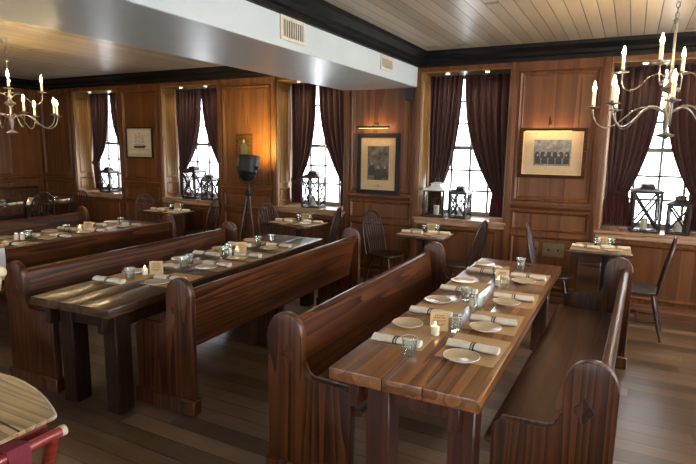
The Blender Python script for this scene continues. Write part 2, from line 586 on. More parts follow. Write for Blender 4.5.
# beam (boxed soffit) along the room
BX0, BX1, BZ = -3.48, -2.43, 2.5
mb = MB(); mb.box(BX0, BX1, YB, DW, BZ, CEIL, 0.006); struct(mb, 'trim_1', 'beam')


def moulding_frame(mb, x0, x1, z0, z1, y, wd=0.032, pr=0.02):
    """picture-frame moulding on the back wall, projecting toward -y"""
    prof = [(0, 0), (0.35, 1.0), (0.7, 0.55), (1.0, 0)]
    rings = []
    for t, p in prof:
        i = t * wd
        yy = y - p * pr
        rings.append([mb.bm.verts.new(q) for q in ((x0 + i, yy, z0 + i), (x1 - i, yy, z0 + i), (x1 - i, yy, z1 - i), (x0 + i, yy, z1 - i))])
    for a, b in zip(rings, rings[1:]):
        for k in range(4):
            mb.bm.faces.new((a[k], a[(k + 1) % 4], b[(k + 1) % 4], b[k]))


def moulding_frame_x(mb, y0, y1, z0, z1, x, sgn, wd=0.03, pr=0.018):
    prof = [(0, 0), (0.35, 1.0), (0.7, 0.55), (1.0, 0)]
    rings = []
    for t, p in prof:
        i = t * wd
        xx = x + sgn * p * pr
        rings.append([mb.bm.verts.new(q) for q in ((xx, y0 + i, z0 + i), (xx, y1 - i, z0 + i), (xx, y1 - i, z1 - i), (xx, y0 + i, z1 - i))])
    for a, b in zip(rings, rings[1:]):
        for k in range(4):
            mb.bm.faces.new((a[k], a[(k + 1) % 4], b[(k + 1) % 4], b[k]))


PIERS = [(XL, WIN[0][0])] + [(WIN[i][1], WIN[i + 1][0]) for i in range(5)] + [(WIN[5][1], XR)]
mb = MB()
for a, b in PIERS:
    if b - a < 0.4:
        continue
    ia, ib = a + 0.10, b - 0.10
    moulding_frame(mb, ia, ib, 1.17, 2.63, DW)
    moulding_frame(mb, ia + .045, ib - .045, 1.215, 2.585, DW, 0.012, 0.008)
    moulding_frame(mb, ia, ib, 0.83, 1.055, DW)
    moulding_frame(mb, ia, ib, 0.17, 0.77, DW)
for a, b in WIN:
    moulding_frame(mb, a + .08, b - .08, 0.17, 0.77, DW)
for y0 in [-2.9 + 1.28 * i for i in range(7)]:
    y1 = y0 + 1.12
    moulding_frame_x(mb, y0, y1, 1.17, 2.63, XL, 1)
    moulding_frame_x(mb, y0, y1, 0.83, 1.055, XL, 1)
    moulding_frame_x(mb, y0, y1, 0.17, 0.77, XL, 1)
struct(mb, 'trim_2', 'panel')
# pilaster strips at window edges
mb = MB()
for a, b in WIN:
    for x0, x1 in ((a - 0.075, a), (b, b + 0.075)):
        mb.box(x0, x1, DW - 0.022, DW, 0.13, HZ + 0.07, 0.006)
        mb.box(x0 + .02, x1 - .02, DW - 0.03, DW - .02, 0.15, HZ, 0.004)
struct(mb, 'trim_3', 'panel')
# chair rail
prof = [(DW, 1.075), (DW - .018, 1.08), (DW - .028, 1.10), (DW - .042, 1.115), (DW - .042, 1.13), (DW, 1.135)]
mb = MB()
for a, b in PIERS:
    mb.prism(prof, 'X', a + 0.078 if a > XL else a, b - 0.078 if b < XR else b)
mb.prism([(XL, 1.075), (XL + .02, 1.08), (XL + .042, 1.115), (XL + .042, 1.13), (XL, 1.135)], 'Y', YB, DW)
struct(mb, 'trim_4', 'panelh')
# baseboard
bp_ = [(DW, 0), (DW - .028, 0), (DW - .028, .10), (DW - .012, .125), (DW, .13)]
mb = MB(); mb.prism(bp_, 'X', XL, XR); struct(mb, 'baseboard_back', 'panelh')
mb = MB(); mb.prism([(XL, 0), (XL + .028, 0), (XL + .028, .10), (XL + .012, .125), (XL, .13)], 'Y', YB, DW); struct(mb, 'baseboard_left', 'panelh')
mb = MB(); mb.prism([(XR, 0), (XR - .028, 0), (XR - .028, .10), (XR - .012, .125), (XR, .13)], 'Y', YB, DW); struct(mb, 'baseboard_right', 'panelh')


# crown: black stepped moulding
def crown_profile(w0, sgn):
    # (offset from wall, z)
    p = [(0, 2.735), (0.035, 2.735), (0.04, 2.775), (0.075, 2.785), (0.085, 2.82), (0.13, 2.85), (0.16, 2.862), (0.165, CEIL), (0, CEIL)]
    return [(w0 + sgn * a, z) for a, z in p]


mb = MB()
mb.prism(crown_profile(DW, -1), 'X', XL, BX0)
mb.prism(crown_profile(DW, -1), 'X', BX1, XR)
mb.prism(crown_profile(BX1, 1), 'Y', YB, DW)
mb.prism(crown_profile(BX0, -1), 'Y', YB, DW)
mb.prism(crown_profile(XL, 1), 'Y', YB, DW)
mb.prism(crown_profile(XR, -1), 'Y', YB, DW)
struct(mb, 'trim_5', 'crown', smooth=25)


# ------------------------------------------------------------------ windows
def window(n, a, b, vertical='Y', at=DW, sgn=1, detail=True):
    """sash window in opening a..b; at = inner wall face; sgn = outward direction"""
    pos = at + sgn * (WT - 0.05)

    def bx(mb, u0, u1, d0, d1, z0, z1, bev=0.0):
        d0, d1 = sorted((pos + sgn * d0, pos + sgn * d1))
        if vertical == 'Y':
            mb.box(u0, u1, d0, d1, z0, z1, bev)
        else:
            mb.box(d0, d1, u0, u1, z0, z1, bev)
    mb = MB()
    z0, z1 = SZ + 0.035, HZ
    bx(mb, a, a + .06, -.03, .03, z0, z1, .004); bx(mb, b - .06, b, -.03, .03, z0, z1, .004)
    bx(mb, a + .06, b - .06, -.03, .03, z0, z0 + .06, .004); bx(mb, a + .06, b - .06, -.03, .03, z1 - .05, z1, .004)
    mid = 1.77
    bx(mb, a + .06, b - .06, -.035, .03, mid - .025, mid + .025, .004)
    for k in range(1, 3 + 1):
        u = a + .06 + (b - a - .12) * k / 4
        bx(mb, u - .013, u + .013, -.02, .015, z0 + .06, z1 - .05)
    for lo, hi in ((z0 + .06, mid - .025), (mid + .025, z1 - .05)):
        for k in (1, 2):
            z = lo + (hi - lo) * k / 3
            bx(mb, a + .06, b - .06, -.02, .015, z - .012, z + .012)
    wo = struct(mb, 'window_%d' % n, 'winframe')
    mb = MB()
    bx(mb, a + .05, b - .05, -.002, .002, z0 + .03, z1 - .03)
    mb.build('window_glass', 'pane', wo)
    mb = MB()
    e = .0 if not detail else 0.04
    d0, d1 = sorted((at - sgn * 0.035, at + sgn * (WT - 0.02)))
    if vertical == 'Y':
        mb.box(a + .001, b - .001, d0 + (.036 if sgn > 0 else 0), d1 - (.036 if sgn < 0 else 0), SZ, SZ + .035)
        ys = (at - .035, at + .001) if sgn > 0 else (at - .001, at + .035)
        mb.box(a - e, b + e, ys[0], ys[1], SZ, SZ + .035, .008)
        if detail:
            mb.box(a - .03, b + .03, at - .024, at, SZ - .05, SZ, .006)
    else:
        mb.box(d0, d1, a + .001, b - .001, SZ, SZ + .035, .004)
    mb.build('window_sill', 'sill', wo)
    if detail:
        mb = MB()
        ya, yb = at + .03, at + .31
        for x, sg in ((a, 1), (b, -1)):
            mb.box(min(x, x + sg * .012), max(x, x + sg * .012), at + .002, at + WT - .08, SZ + .036, HZ - .001)
            moulding_frame_x(mb, ya + .02, yb, 1.22, 2.58, x + sg * .012, sg, .03, .014)
            moulding_frame_x(mb, ya + .02, yb, 0.95, 1.15, x + sg * .012, sg, .03, .014)
        mb.box(a, b, at + .002, at + WT - .08, HZ - .012, HZ - .0005)
        mb.build('window_reveal', 'reveal', wo)
    return wo


n = 0
for a, b in WIN:
    n += 1
    window(n, a, b)
    portal((a + b) / 2, DW + WT + .02, (SZ + HZ) / 2, b - a, HZ - SZ, (-PI / 2, 0, 0))
for a, b in RW:
    n += 1
    window(n, a, b, 'X', XR, 1, False)
    portal(XR + WT + .02, (a + b) / 2, (SZ + HZ) / 2, HZ - SZ, b - a, (0, PI / 2, 0), FILL_R if a > 2 else FILL_R * 0.28)
for a, b in FW:
    n += 1
    window(n, a, b, 'Y', YB, -1, False)
    portal((a + b) / 2, YB - WT - .02, (SZ + HZ) / 2, b - a, HZ - SZ, (PI / 2, 0, 0), FILL_F)


# ------------------------------------------------------------------ curtains
def curtain(a, b, side, label, tie=1.22, seed=0, bulge=0.0, ox=0.02, mo=0.0):
    """one drape in the opening a..b, gathered by a tie at its own side"""
    cx = (a + b) / 2 + mo
    s = -1 if side == 'left' else 1
    xo = (a + ox) if s < 0 else (b - ox)
    ztop, zbot = HZ - .0135, SZ + .06
    ph = seed * 1.7
    th0 = abs(cx - xo)
    tout, tin = xo - s * .035, xo - s * (0.19 + bulge)

    def fn(u, v):
        z = ztop + (zbot - ztop) * v
        if z > tie:
            t = (ztop - z) / (ztop - tie)
            outer = xo + (tout - xo) * t ** 3
            inner = (cx + s * .012) + (tin - cx - s * .012) * (0.10 * t + 0.90 * t ** 2.7)
        else:
            t = min(1, (tie - z) / (tie - zbot))
            outer = tout + s * .02 * math.sin(t * 2)
            inner = tin - s * .035 * math.sin(t * PI * 0.6)
        x = outer + (inner - outer) * u
        gather = 1.0 - 0.55 * math.exp(-((z - tie) / 0.16) ** 2)
        wd = abs(inner - outer)
        amp = 0.028 * gather * (0.6 + 0.4 * wd / th0)
        fold = math.sin(u * PI * 2 * 6.5 + ph + 0.5 * math.sin(v * 5 + ph)) + 0.35 * math.sin(u * PI * 2 * 11 + ph * 2)
        y = DW + 0.345 + amp * fold - 0.035 * math.exp(-((z - tie) / 0.2) ** 2)
        return (x, y, z)
    root = thing('curtain', label, 'curtain', (0, 0, 0), 0, 'plum velvet drapes at the windows')
    mb = MB(); mb.grid(lambda u, v: fn(u, v * (ztop - tie + .03) / (ztop - zbot)), 70, 44)
    o = mb.build('drape', 'curtain', root, 80)
    md = o.modifiers.new('thick', 'SOLIDIFY'); md.thickness = 0.006
    mb = MB(); v0 = (ztop - tie + .01) / (ztop - zbot)
    mb.grid(lambda u, v: fn(u, v0 + v * (1 - v0)), 70, 14)
    o = mb.build('curtain_tail', 'tail', root, 80)
    md = o.modifiers.new('thick', 'SOLIDIFY'); md.thickness = 0.006
    # tie band
    mb = MB()
    xc, hw = (tout + tin) / 2, abs(tout - tin) / 2 + .012
    pts = []
    for k in range(25):
        an = 2 * PI * k / 24
        pts.append((xc + hw * math.cos(an), DW + .315 + .058 * math.sin(an), tie + .02 * math.cos(an) * s))
    for k in range(24):
        p, q = pts[k], pts[k + 1]
        mb.bm.faces.new([mb.bm.verts.new(c) for c in ((p[0], p[1], p[2] - .025), (q[0], q[1], q[2] - .025), (q[0], q[1], q[2] + .025), (p[0], p[1], p[2] + .025))])
    mb.build('tieback', 'curtain', root, 60)
    return root


WN = ['window left of the ship print', 'window right of the ship print', 'window right of the tripod lamp',
      'window left of the group print', 'window behind the right chandelier']
for i, (a, b) in enumerate(WIN[:5]):
    for sd in ('left', 'right'):
        curtain(a, b, sd, 'plum velvet curtain, %s side of the %s' % (sd, WN[i]), tie=[1.40, 1.36, 1.25, 1.21, 1.30][i], seed=i * 2 + (sd == 'left'), bulge=0.05 if i == 4 else 0, mo=[-.05, -.05, -.07, -.10, -.04][i])
    # rod with the recessed lights of the head
    for k, t in enumerate((0.28, 0.72)):
        x = a + (b - a) * t
        r = thing('recessed_light', 'small recessed light, %s one over the %s' % (('left', 'right')[k], WN[i]), 'ceiling light', (x, DW + .11, HZ - .013), 0, 'recessed lights over the windows')
        mb = MB(); mb.lathe([(.034, 0), (.036, -.006), (.026, -.010), (.026, -.004)], n=18, cap=False); mb.build('trim_ring', 'lantw', r)
        mb = MB(); mb.lathe([(.026, -.004), (.0, -.0085)], n=18); mb.build('diffuser', 'puck', r)
        l = bpy.data.lights.new('recessed_lamp', 'SPOT'); l.energy = 4.0; l.color = (1, .70, .34); l.spot_size = 2.5; l.spot_blend = .8; l.shadow_soft_size = .03
        lo = bpy.data.objects.new('recessed_lamp', l); lo.location = (x, DW + .11, HZ - .03); lo.rotation_euler = (0.1, 0, 0); COL.objects.link(lo)


# ------------------------------------------------------------------ pews
def arc(cx, cz, r, a0, a1, n, rz=None):
    rz = rz or r
    return [(cx + r * math.cos(math.radians(a0 + (a1 - a0) * i / n)), cz + rz * math.sin(math.radians(a0 + (a1 - a0) * i / n))) for i in range(n + 1)]


def make_pew(label, loc, rz, L, flip, near=True, far=True, carve_near=True, board=(0.41, 0.81)):
    """local: y along the pew from 0 to L, back at x=0, seat toward +x (flip mirrors)"""
    root = thing('church_pew', label, 'bench', loc, rz, 'oak church pews along the long tables')
    fx = -1 if flip else 1
    PT, AX, AH, BW = 0.914, 0.49, 0.575, 0.205
    out = [(0, 0.10), (0, 0.80)] + arc(BW / 2, 0.80, BW / 2, 180, 0, 14, PT - .80)[1:-1] + [(BW, 0.80), (BW, 0.66)] + \
          arc(BW + .07, 0.66, .07, 180, 265, 6, .08)[1:] + [(AX - .035, AH - .003)] + arc(AX - .035, AH - .035, .035, 80, 0, 5) + [(AX, 0.10)]
    out = [(fx * x, z) for x, z in out]
    for y0, on in ((0, near), (L - .05, far)):
        if not on:
            continue
        mb = MB(); mb.prism(out, 'Y', y0, y0 + .05, 0.009, 2)
        e = mb.build('end_panel', 'pewz', root, 35)
        mb = MB()
        xs = sorted((fx * -.016, fx * (AX + .016)))
        mb.box(xs[0], xs[1], y0 - .014, y0 + .064, 0, .105, .008)
        mb.build('foot_block', 'pewz', e)
        # carved quatrefoil diamond, on the outward face
        yo = y0 - .004 if y0 == 0 else y0 + .05
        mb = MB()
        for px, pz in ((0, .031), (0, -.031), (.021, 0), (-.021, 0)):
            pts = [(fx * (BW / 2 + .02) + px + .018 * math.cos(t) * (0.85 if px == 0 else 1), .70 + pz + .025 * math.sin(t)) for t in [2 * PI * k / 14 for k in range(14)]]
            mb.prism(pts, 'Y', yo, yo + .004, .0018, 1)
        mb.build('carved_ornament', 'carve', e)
    # back board (slightly raked)
    y0, y1 = 0.045 if near else 0.0, (L - .045) if far else L
    bl, bh = board
    mb = MB()
    pts = [(.105, bl), (.128, bl), (.068, bh), (.045, bh)]
    mb.prism([(fx * x, z) for x, z in pts], 'Y', y0, y1, .003, 1)
    bo = mb.build('back_board', 'pew', root)
    mb = MB()
    pts = [(.032, bh - .002), (.082, bh - .002), (.084, bh + .012), (.07, bh + .022), (.044, bh + .022), (.03, bh + .012)]
    mb.prism([(fx * x, z) for x, z in pts], 'Y', y0, y1)
    mb.build('cap_rail', 'pew', bo)
    # seat
    mb = MB()
    pts = [(.10, .425), (.49, .43), (.515, .432)] + arc(.515, .449, .017, -90, 90, 5)[1:] + [(.48, .466), (.30, .458), (.10, .455)]
    mb.prism([(fx * x, z) for x, z in pts], 'Y', y0, y1)
    mb.build('seat', 'pews', root)
    for yy in (L * .5,):
        mb = MB()
        pts = [(.13, .424), (.50, .424), (.46, .30), (.42, .10), (.42, 0), (.20, 0), (.20, .10), (.15, .3)]
        mb.prism([(fx * x, z) for x, z in pts], 'Y', yy - .02, yy + .02, .004, 1)
        mb.build('seat_bracket', 'pewz', root)
    return root


# pews: P1/P4 flank the front right table, P0/P2 the middle table
make_pew('oak pew on the left of the front right table, back toward the middle table', (-1.605, 2.18, 0), 0.012, 2.48, False)
make_pew('oak pew on the right of the front right table, near end cut by frame', (0.035, 2.26, 0), -0.02, 2.50, True)
make_pew('oak pew on the left side of the middle long table', (-3.96, 2.20, 0), 0.045, 2.50, False)
make_pew('oak pew on the right side of the middle long table, its back to the viewer', (-2.395, 2.44, 0), 0.03, 2.58, True)
make_pew('oak pew on the right side of the far left table', (-4.79, 2.72, 0), 0.03, 2.03, True, near=False, carve_near=False)
make_pew('oak pew on the left side of the far left table', (-6.58, 2.2, 0), 0.03, 2.55, False)


# ------------------------------------------------------------------ long tables
def make_table(label, loc, rz, L, topmat, legmat, W=0.71):
    root = thing('long_table', label, 'table', loc, rz, 'long plank dining tables')
    mb = MB()
    ws = [0.0, .27, .46, W]
    for a, b in zip(ws, ws[1:]):
        mb.box(-W / 2 + a + .0012, -W / 2 + b - .0012, 0, L, .682, .742, .006, seg=2)
    mb.build('tabletop', topmat, root)
    for y in (.08, L - .21):
        for x in (-.195, .20 if y < 1 else .165):
            mb = MB(); mb.box(x, x + .118, y, y + .13, 0, .682, .008)
            mb.build('leg', legmat, root)
    mb = MB()
    for x in (-.262, .212):
        mb.box(x, x + .05, .03, L - .05, .56, .6815, .004)
    for y in (.10, L - .19):
        mb.box(-.215, .215, y, y + .05, .575, .681, .003)
    ap = mb.build('apron', legmat, root)
    for y in (.14, L - .15):
        for s in (-1, 1):
            mb = MB()
            mt = Matrix.Translation((s * .2635, y, .63)) @ Matrix.Rotation(s * PI / 2, 4, 'Y')
            mb.lathe([(.02, -.003), (.02, .006), (.012, .012), (0, .013)], n=12, mat=mt)
            mb.build('bolt', 'iron', ap)
    return root


T1 = ((-0.815, 2.06, 0), 0.004, 2.92)
T2 = ((-3.125, 2.11, 0), 0.070, 2.98)
T3 = ((-5.50, 2.20, 0), 0.070, 2.80)
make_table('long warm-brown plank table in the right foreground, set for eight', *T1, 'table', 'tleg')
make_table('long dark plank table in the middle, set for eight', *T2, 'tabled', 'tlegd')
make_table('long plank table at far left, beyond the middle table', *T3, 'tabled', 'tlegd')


# ------------------------------------------------------------------ tableware
def mk_plate(k):
    r = thing('side_plate', '', 'plate')
    mb = MB(); mb.lathe([(0, .004), (.045, .004), (.05, 0), (.056, 0), (.058, .004), (.084, .014), (.0875, .0175), (.086, .0195), (.080, .0185), (.056, .009), (0, .0085)], n=36, cap=False)
    mb.build('plate_dish', 'ceramic', r, 50)
    mb = MB(); mb.lathe([(.0865, .0165), (.0888, .0182), (.0872, .0203), (.0850, .0192)], n=36, cap=False); mb.build('plate_rim', 'cardw', r, 60)
    return r


def mk_roll(k):
    r = thing('napkin_roll', '', 'napkin')
    mb = MB()

    def fn(u, v):
        t = u * 2 * PI * 1.35
        rad = 0.031 - 0.0035 * u
        y = -.13 + .26 * v
        sq = 1 - 0.10 * math.exp(-((y) / .03) ** 2) + 0.05 * math.sin(v * 17 + t)
        return (1.2 * rad * sq * math.cos(t), y + .004 * math.sin(t * 2), .019 + .58 * rad * sq * math.sin(t))
    mb.grid(fn, 40, 22)
    for yy, sg in ((-.129, 1), (.129, -1)):
        mb.prism([(.034 * math.cos(a), .019 + .0165 * math.sin(a)) for a in [2 * PI * i / 18 for i in range(18)]], 'Y', yy, yy + sg * .004)
    mb.build('napkin', 'linen', r, 60)
    for y0, y1 in ((-.012, -.005), (.004, .008)):
        mb = MB()
        mb.prism([(.0368 * math.cos(a), .0193 + .0188 * math.sin(a)) for a in [2 * PI * i / 22 for i in range(22)]], 'Y', y0, y1)
        mb.build('napkin_band', 'band', r, 60)
    return r


def mk_mat(k):
    mb = MB(); mb.box(-.145, .145, -.195, .195, 0, .0018)
    return tag(mb.build('placemat', 'kraft', None, 0), '', 'placemat')


def mk_glass(k):
    r = thing('water_glass', '', 'glass')
    h = .092
    mb = MB()
    n = 20
    outer = [(.0, 0), (.026, 0), (.0285, .004), (.0315, .03), (.034, .05), (.0395, h)]
    inner = [(.0375, h), (.0315, .05), (.0285, .02), (.025, .013), (0, .012)]
    mb.lathe(outer + inner, n=n, cap=False)
    for i in range(10):
        an = 2 * PI * i / 10
        mb.tube([(.0275 * math.cos(an), .0275 * math.sin(an), .004), (.0315 * math.cos(an), .0315 * math.sin(an), .03), (.0332 * math.cos(an), .0332 * math.sin(an), .047)], [.0026, .003, .0015], 6)
    mb.build('glass_bowl', 'tumbler', r, 50)
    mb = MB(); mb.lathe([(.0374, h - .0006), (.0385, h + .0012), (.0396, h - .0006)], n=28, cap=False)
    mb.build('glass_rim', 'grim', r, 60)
    return r


def mk_card(k):
    r = thing('table_card', '', 'menu card')
    mb = MB()
    rot = Matrix.Rotation(-.16, 4, 'X')
    mb.box(-.05, .05, -.0015, .0015, 0, .105, .0005, mat=Matrix.Translation((0, -.018, 0)) @ rot)
    f = mb.build('card_front', 'card', r, 0)
    mb = MB()
    for i, (z, hw) in enumerate(((.086, .026), (.074, .034), (.06, .036), (.052, .03), (.04, .034), (.032, .022))):
        hz = .0022 if i > 1 else .0034
        x = -hw
        while x < hw:
            wd = random.uniform(.004, .010)
            mb.box(x, min(hw, x + wd), -.0022, -.0014, z - hz, z + hz, mat=Matrix.Translation((0, -.018, 0)) @ rot)
            x += wd + .003
    mb.build('lettering', 'ink', f, 0)
    mb = MB(); mb.box(-.05, .05, -.0015, .0015, 0, .105, .0005, mat=Matrix.Translation((0, .016, 0)) @ Matrix.Rotation(.16, 4, 'X'))
    mb.build('card_back', 'cardw', r, 0)
    return r


def mk_votive(k):
    r = thing('votive_candle', '', 'candle')
    mb = MB(); mb.lathe([(0, 0), (.022, 0), (.0235, .003), (.0235, .046), (.0205, .048), (.019, .043), (0, .042)], n=20, cap=False)
    mb.build('wax', 'wax', r, 40)
    mb = MB(); mb.tube([(0, 0, .042), (0.001, 0, .05)], .0012, 6); mb.build('wick', 'band', r)
    mb = MB(); mb.lathe([(0, .048), (.004, .053), (.0055, .059), (.0035, .068), (0, .077)], n=10, cap=False)
    mb.build('flame', 'sflame', r, 60)
    return r


def mk_shaker(k):
    r = thing('salt_shaker', '', 'shaker')
    mb = MB(); mb.lathe([(0, 0), (.021, 0), (.023, .004), (.023, .05), (.019, .06), (0, .06)], n=16, cap=False)
    mb.build('jar', 'salt', r, 40)
    mb = MB(); mb.lathe([(.02, .06), (.0205, .064), (.018, .076), (.010, .082), (0, .083)], n=16, cap=False)
    mb.build('lid', 'steel', r, 40)
    return r


plate, roll, pmat, glass, card, votive, shaker = [once(f) for f in (mk_plate, mk_roll, mk_mat, mk_glass, mk_card, mk_votive, mk_shaker)]
ORD = ['nearest', 'second', 'third', 'farthest']


def onto(T, x, y):
    (lx, ly, lz), rz, L = T
    return (lx + x * math.cos(rz) - y * math.sin(rz), ly + x * math.sin(rz) + y * math.cos(rz))


TZ = .7425


def setting(T, tn, side, k, yp, n=4, jitter=True):
    """yp = plate's distance from the near end"""
    rz = T[1]
    s = 1 if side == 'right' else -1
    j = (random.uniform(-.012, .012), random.uniform(-.015, .015), random.uniform(-.06, .06)) if jitter else (0, 0, 0)
    where = '%s on the %s of the %s' % (ORD[k], side, tn)
    cy = yp + (.16 if s > 0 else -.13)
    px, py = onto(T, s * .185 + j[0], cy + j[1])
    pmat('m', (px, py, TZ), rz + j[2] * .5, 'brown kraft paper placemat, ' + where, 'kraft placemats')
    px, py = onto(T, s * (.165 if s > 0 else .245), yp)
    plate('p', (px, py, TZ + .0022), rz, 'round cream side plate, ' + where, 'cream side plates')
    px, py = onto(T, s * .185 + j[0], yp + (.135 if s > 0 else -.29) + j[1])
    roll('r', (px, py, TZ + .0022), rz + PI / 2 + j[2] + (0.0 if s > 0 else PI), 'white napkin roll with dark band, ' + where, 'napkin rolls')


def table_set(T, tn, left, right, glasses, cards, shakers):
    for k, y in enumerate(left):
        setting(T, tn, 'left', k, y, len(left))
    for k, y in enumerate(right):
        setting(T, tn, 'right', k, y, len(right))
    words = ['nearest', 'second', 'third', 'fourth', 'fifth', 'sixth', 'seventh', 'eighth']
    for k, (x, y) in enumerate(sorted(glasses, key=lambda q: q[1])):
        px, py = onto(T, x, y)
        glass('g', (px, py, TZ), random.random() * 3, 'clear tumbler, %s from near end of the %s' % (words[k], tn), 'water tumblers')
    for k, (x, y, r, vx, vy) in enumerate(cards):
        px, py = onto(T, x, y)
        card('c', (px, py, TZ), r, 'tan folded table card, %s one on the %s' % (('nearer', 'farther')[k], tn), 'folded table cards')
        px, py = onto(T, vx, vy)
        votive('v', (px, py, TZ), 0, 'lit votive candle by the %s card, %s' % (('nearer', 'farther')[k], tn), 'votive candles')
    for k, (x, y) in enumerate(shakers):
        px, py = onto(T, x, y)
        shaker('s', (px, py, TZ), 0, 'small shaker with metal lid, %s one on the %s' % (('nearer', 'farther')[k], tn), 'shakers')


table_set(T1, 'front right table', [.73, 1.28, 1.89, 2.58], [.39, .88, 1.46, 2.12],
          [(-.075, .315), (.025, .77), (-.085, 1.40), (.035, 1.25), (.065, 1.88), (.055, 2.62), (-.055, 2.19)],
          [(-.065, .75, .38, -.06, .665), (.02, 2.03, .38, .015, 1.94)], [(-.02, 1.31)])
table_set(T2, 'middle table', [.80, 1.35, 1.92, 2.45], [.62, 1.18, 1.62, 2.15],
          [(-.10, .62), (.0, 1.10), (-.06, 1.24), (.02, 1.63), (-.065, 1.80), (.02, 2.44), (-.05, 2.28)],
          [(-.07, .86, .75, -.13, .80), (.02, 1.88, .6, .03, 1.80)], [(.0, 1.72)])
table_set(T3, 'far left table', [1.1, 1.62, 2.1, 2.5], [.75, 1.28, 1.75, 2.3],
          [(-.02, 1.20), (-.045, 1.68), (.01, 2.42), (.0, .62)],
          [(.02, 1.92, .5, .0, 1.82)], [(-.1, 1.12), (-.06, 1.16)])


# ------------------------------------------------------------------ Windsor chairs
def mk_chair(k):
    r = thing('windsor_chair', '', 'chair')
    # faces +x; origin on the floor under the seat centre
    mb = MB()
    n = 36
    top, bot, rim = [], [], []
    def sh(a):
        c, s_ = math.cos(a), math.sin(a)
        x = .215 * (abs(c) ** .8) * (1 if c > 0 else -1)
        y = .215 * (abs(s_) ** .8) * (1 if s_ > 0 else -1) * (1 + .06 * c)
        return x, y
    for ring, (sc, z) in enumerate([(0.0, .425), (.9, .425), (.98, .435), (1, .447), (.985, .457), (.9, .460), (.6, .447), (.3, .443), (0, .443)]):
        top.append([mb.bm.verts.new((sh(2 * PI * i / n)[0] * sc, sh(2 * PI * i / n)[1] * sc, z)) for i in range(n)])
    for a, b in zip(top, top[1:]):
        for i in range(n):
            mb.bm.faces.new((a[i], a[(i + 1) % n], b[(i + 1) % n], b[i]))
    mb.build('seat', 'chair', r, 50)
    # hoop back leaning backwards
    def lean(z):
        return -.165 - (z - .45) * .21
    hw, zt = .20, .965
    path = []
    for i in range(29):
        t = i / 28
        a = PI * t
        y = hw * math.cos(a) * (1 + .08 * math.sin(a))
        zz = .445 + (zt - .445) * (math.sin(a) ** .55)
        path.append((lean(zz), y, zz))
    mb = MB(); mb.tube(path, .0125, 8); mb.build('hoop', 'chair', r, 60)
    for i in range(7):
        f = -1 + 2 * (i + 1) / 8
        yb, yt = f * .15, f * .195
        a = math.acos(max(-1, min(1, yt / (hw * 1.04))))
        zz = .445 + (zt - .445) * (math.sin(a) ** .55)
        mb = MB()
        mb.tube([(lean(.45), yb, .445), (lean(.62), yb + (yt - yb) * .35, .62), (lean(zz), yt, zz - .004)], [.0055, .008, .005], 7)
        mb.build('spindle', 'chair', r, 60)
    def leg(x0, y0, x1, y1):
        p0, p1 = Vector((x0, y0, .43)), Vector((x1, y1, 0))
        ts = [0, .15, .3, .42, .47, .52, .57, .7, .78, .83, 1]
        rs = [.012, .016, .0195, .0185, .012, .02, .013, .017, .015, .013, .0095]
        mb = MB(); mb.tube([p0.lerp(p1, t) for t in ts], rs, 10); mb.build('leg', 'chair', r, 60)
        return p0.lerp(p1, .6)
    L1 = leg(.13, .13, .20, .19); L2 = leg(.13, -.13, .20, -.19); L3 = leg(-.13, .11, -.23, .17); L4 = leg(-.13, -.11, -.23, -.17)
    for p, q in ((L1, L3), (L2, L4), ((L1 + L3) / 2, (L2 + L4) / 2)):
        mb = MB(); mb.tube([p, p.lerp(q, .3), p.lerp(q, .5), p.lerp(q, .7), q], [.008, .011, .015, .011, .008], 8)
        mb.build('stretcher', 'chair', r, 60)
    return r


chair = once(mk_chair)
CG = 'dark Windsor hoop-back chairs'
# ------------------------------------------------------------------ small tables by the windows
def mk_small(k, sx, sy, base):
    r = thing('bistro_table', '', 'table')
    mb = MB(); mb.box(-sx / 2, sx / 2, -sy / 2, sy / 2, .715, .742, .005, seg=2); mb.build('tabletop', 'smalltop', r)
    if base == 'slab':
        mb = MB(); mb.box(-sx / 2 + .09, .02, -.03, .01, .05, .715, .004); mb.build('panel_leg', 'smalltop', r)
        mb = MB(); mb.box(-.02, sx / 2 - .1, -.03, .03, .66, .715, .003); mb.build('support_rail', 'iron', r)
        mb = MB(); mb.box(.03, .09, -.03, .03, .03, .66, .004); mb.build('post', 'iron', r)
        mb = MB(); mb.box(-sx / 2 + .06, .22, -.05, .05, 0, .05, .006); mb.box(.03, .09, -.25, .25, 0, .03, .006); mb.build('foot', 'iron', r)
    else:
        mb = MB(); mb.tube([(0, 0, .03), (0, 0, .70)], .036, 14); mb.build('pedestal', 'iron', r)
        mb = MB(); mb.box(-.22, .22, -.03, .03, .69, .715, .003); mb.box(-.03, .03, -.22, .22, .69, .714, .003); mb.build('support_rail', 'iron', r)
        mb = MB(); mb.box(-.2, .2, -.035, .035, 0, .035, .008); mb.box(-.035, .035, -.25, .25, 0, .034, .008); mb.build('foot', 'iron', r)
    return r


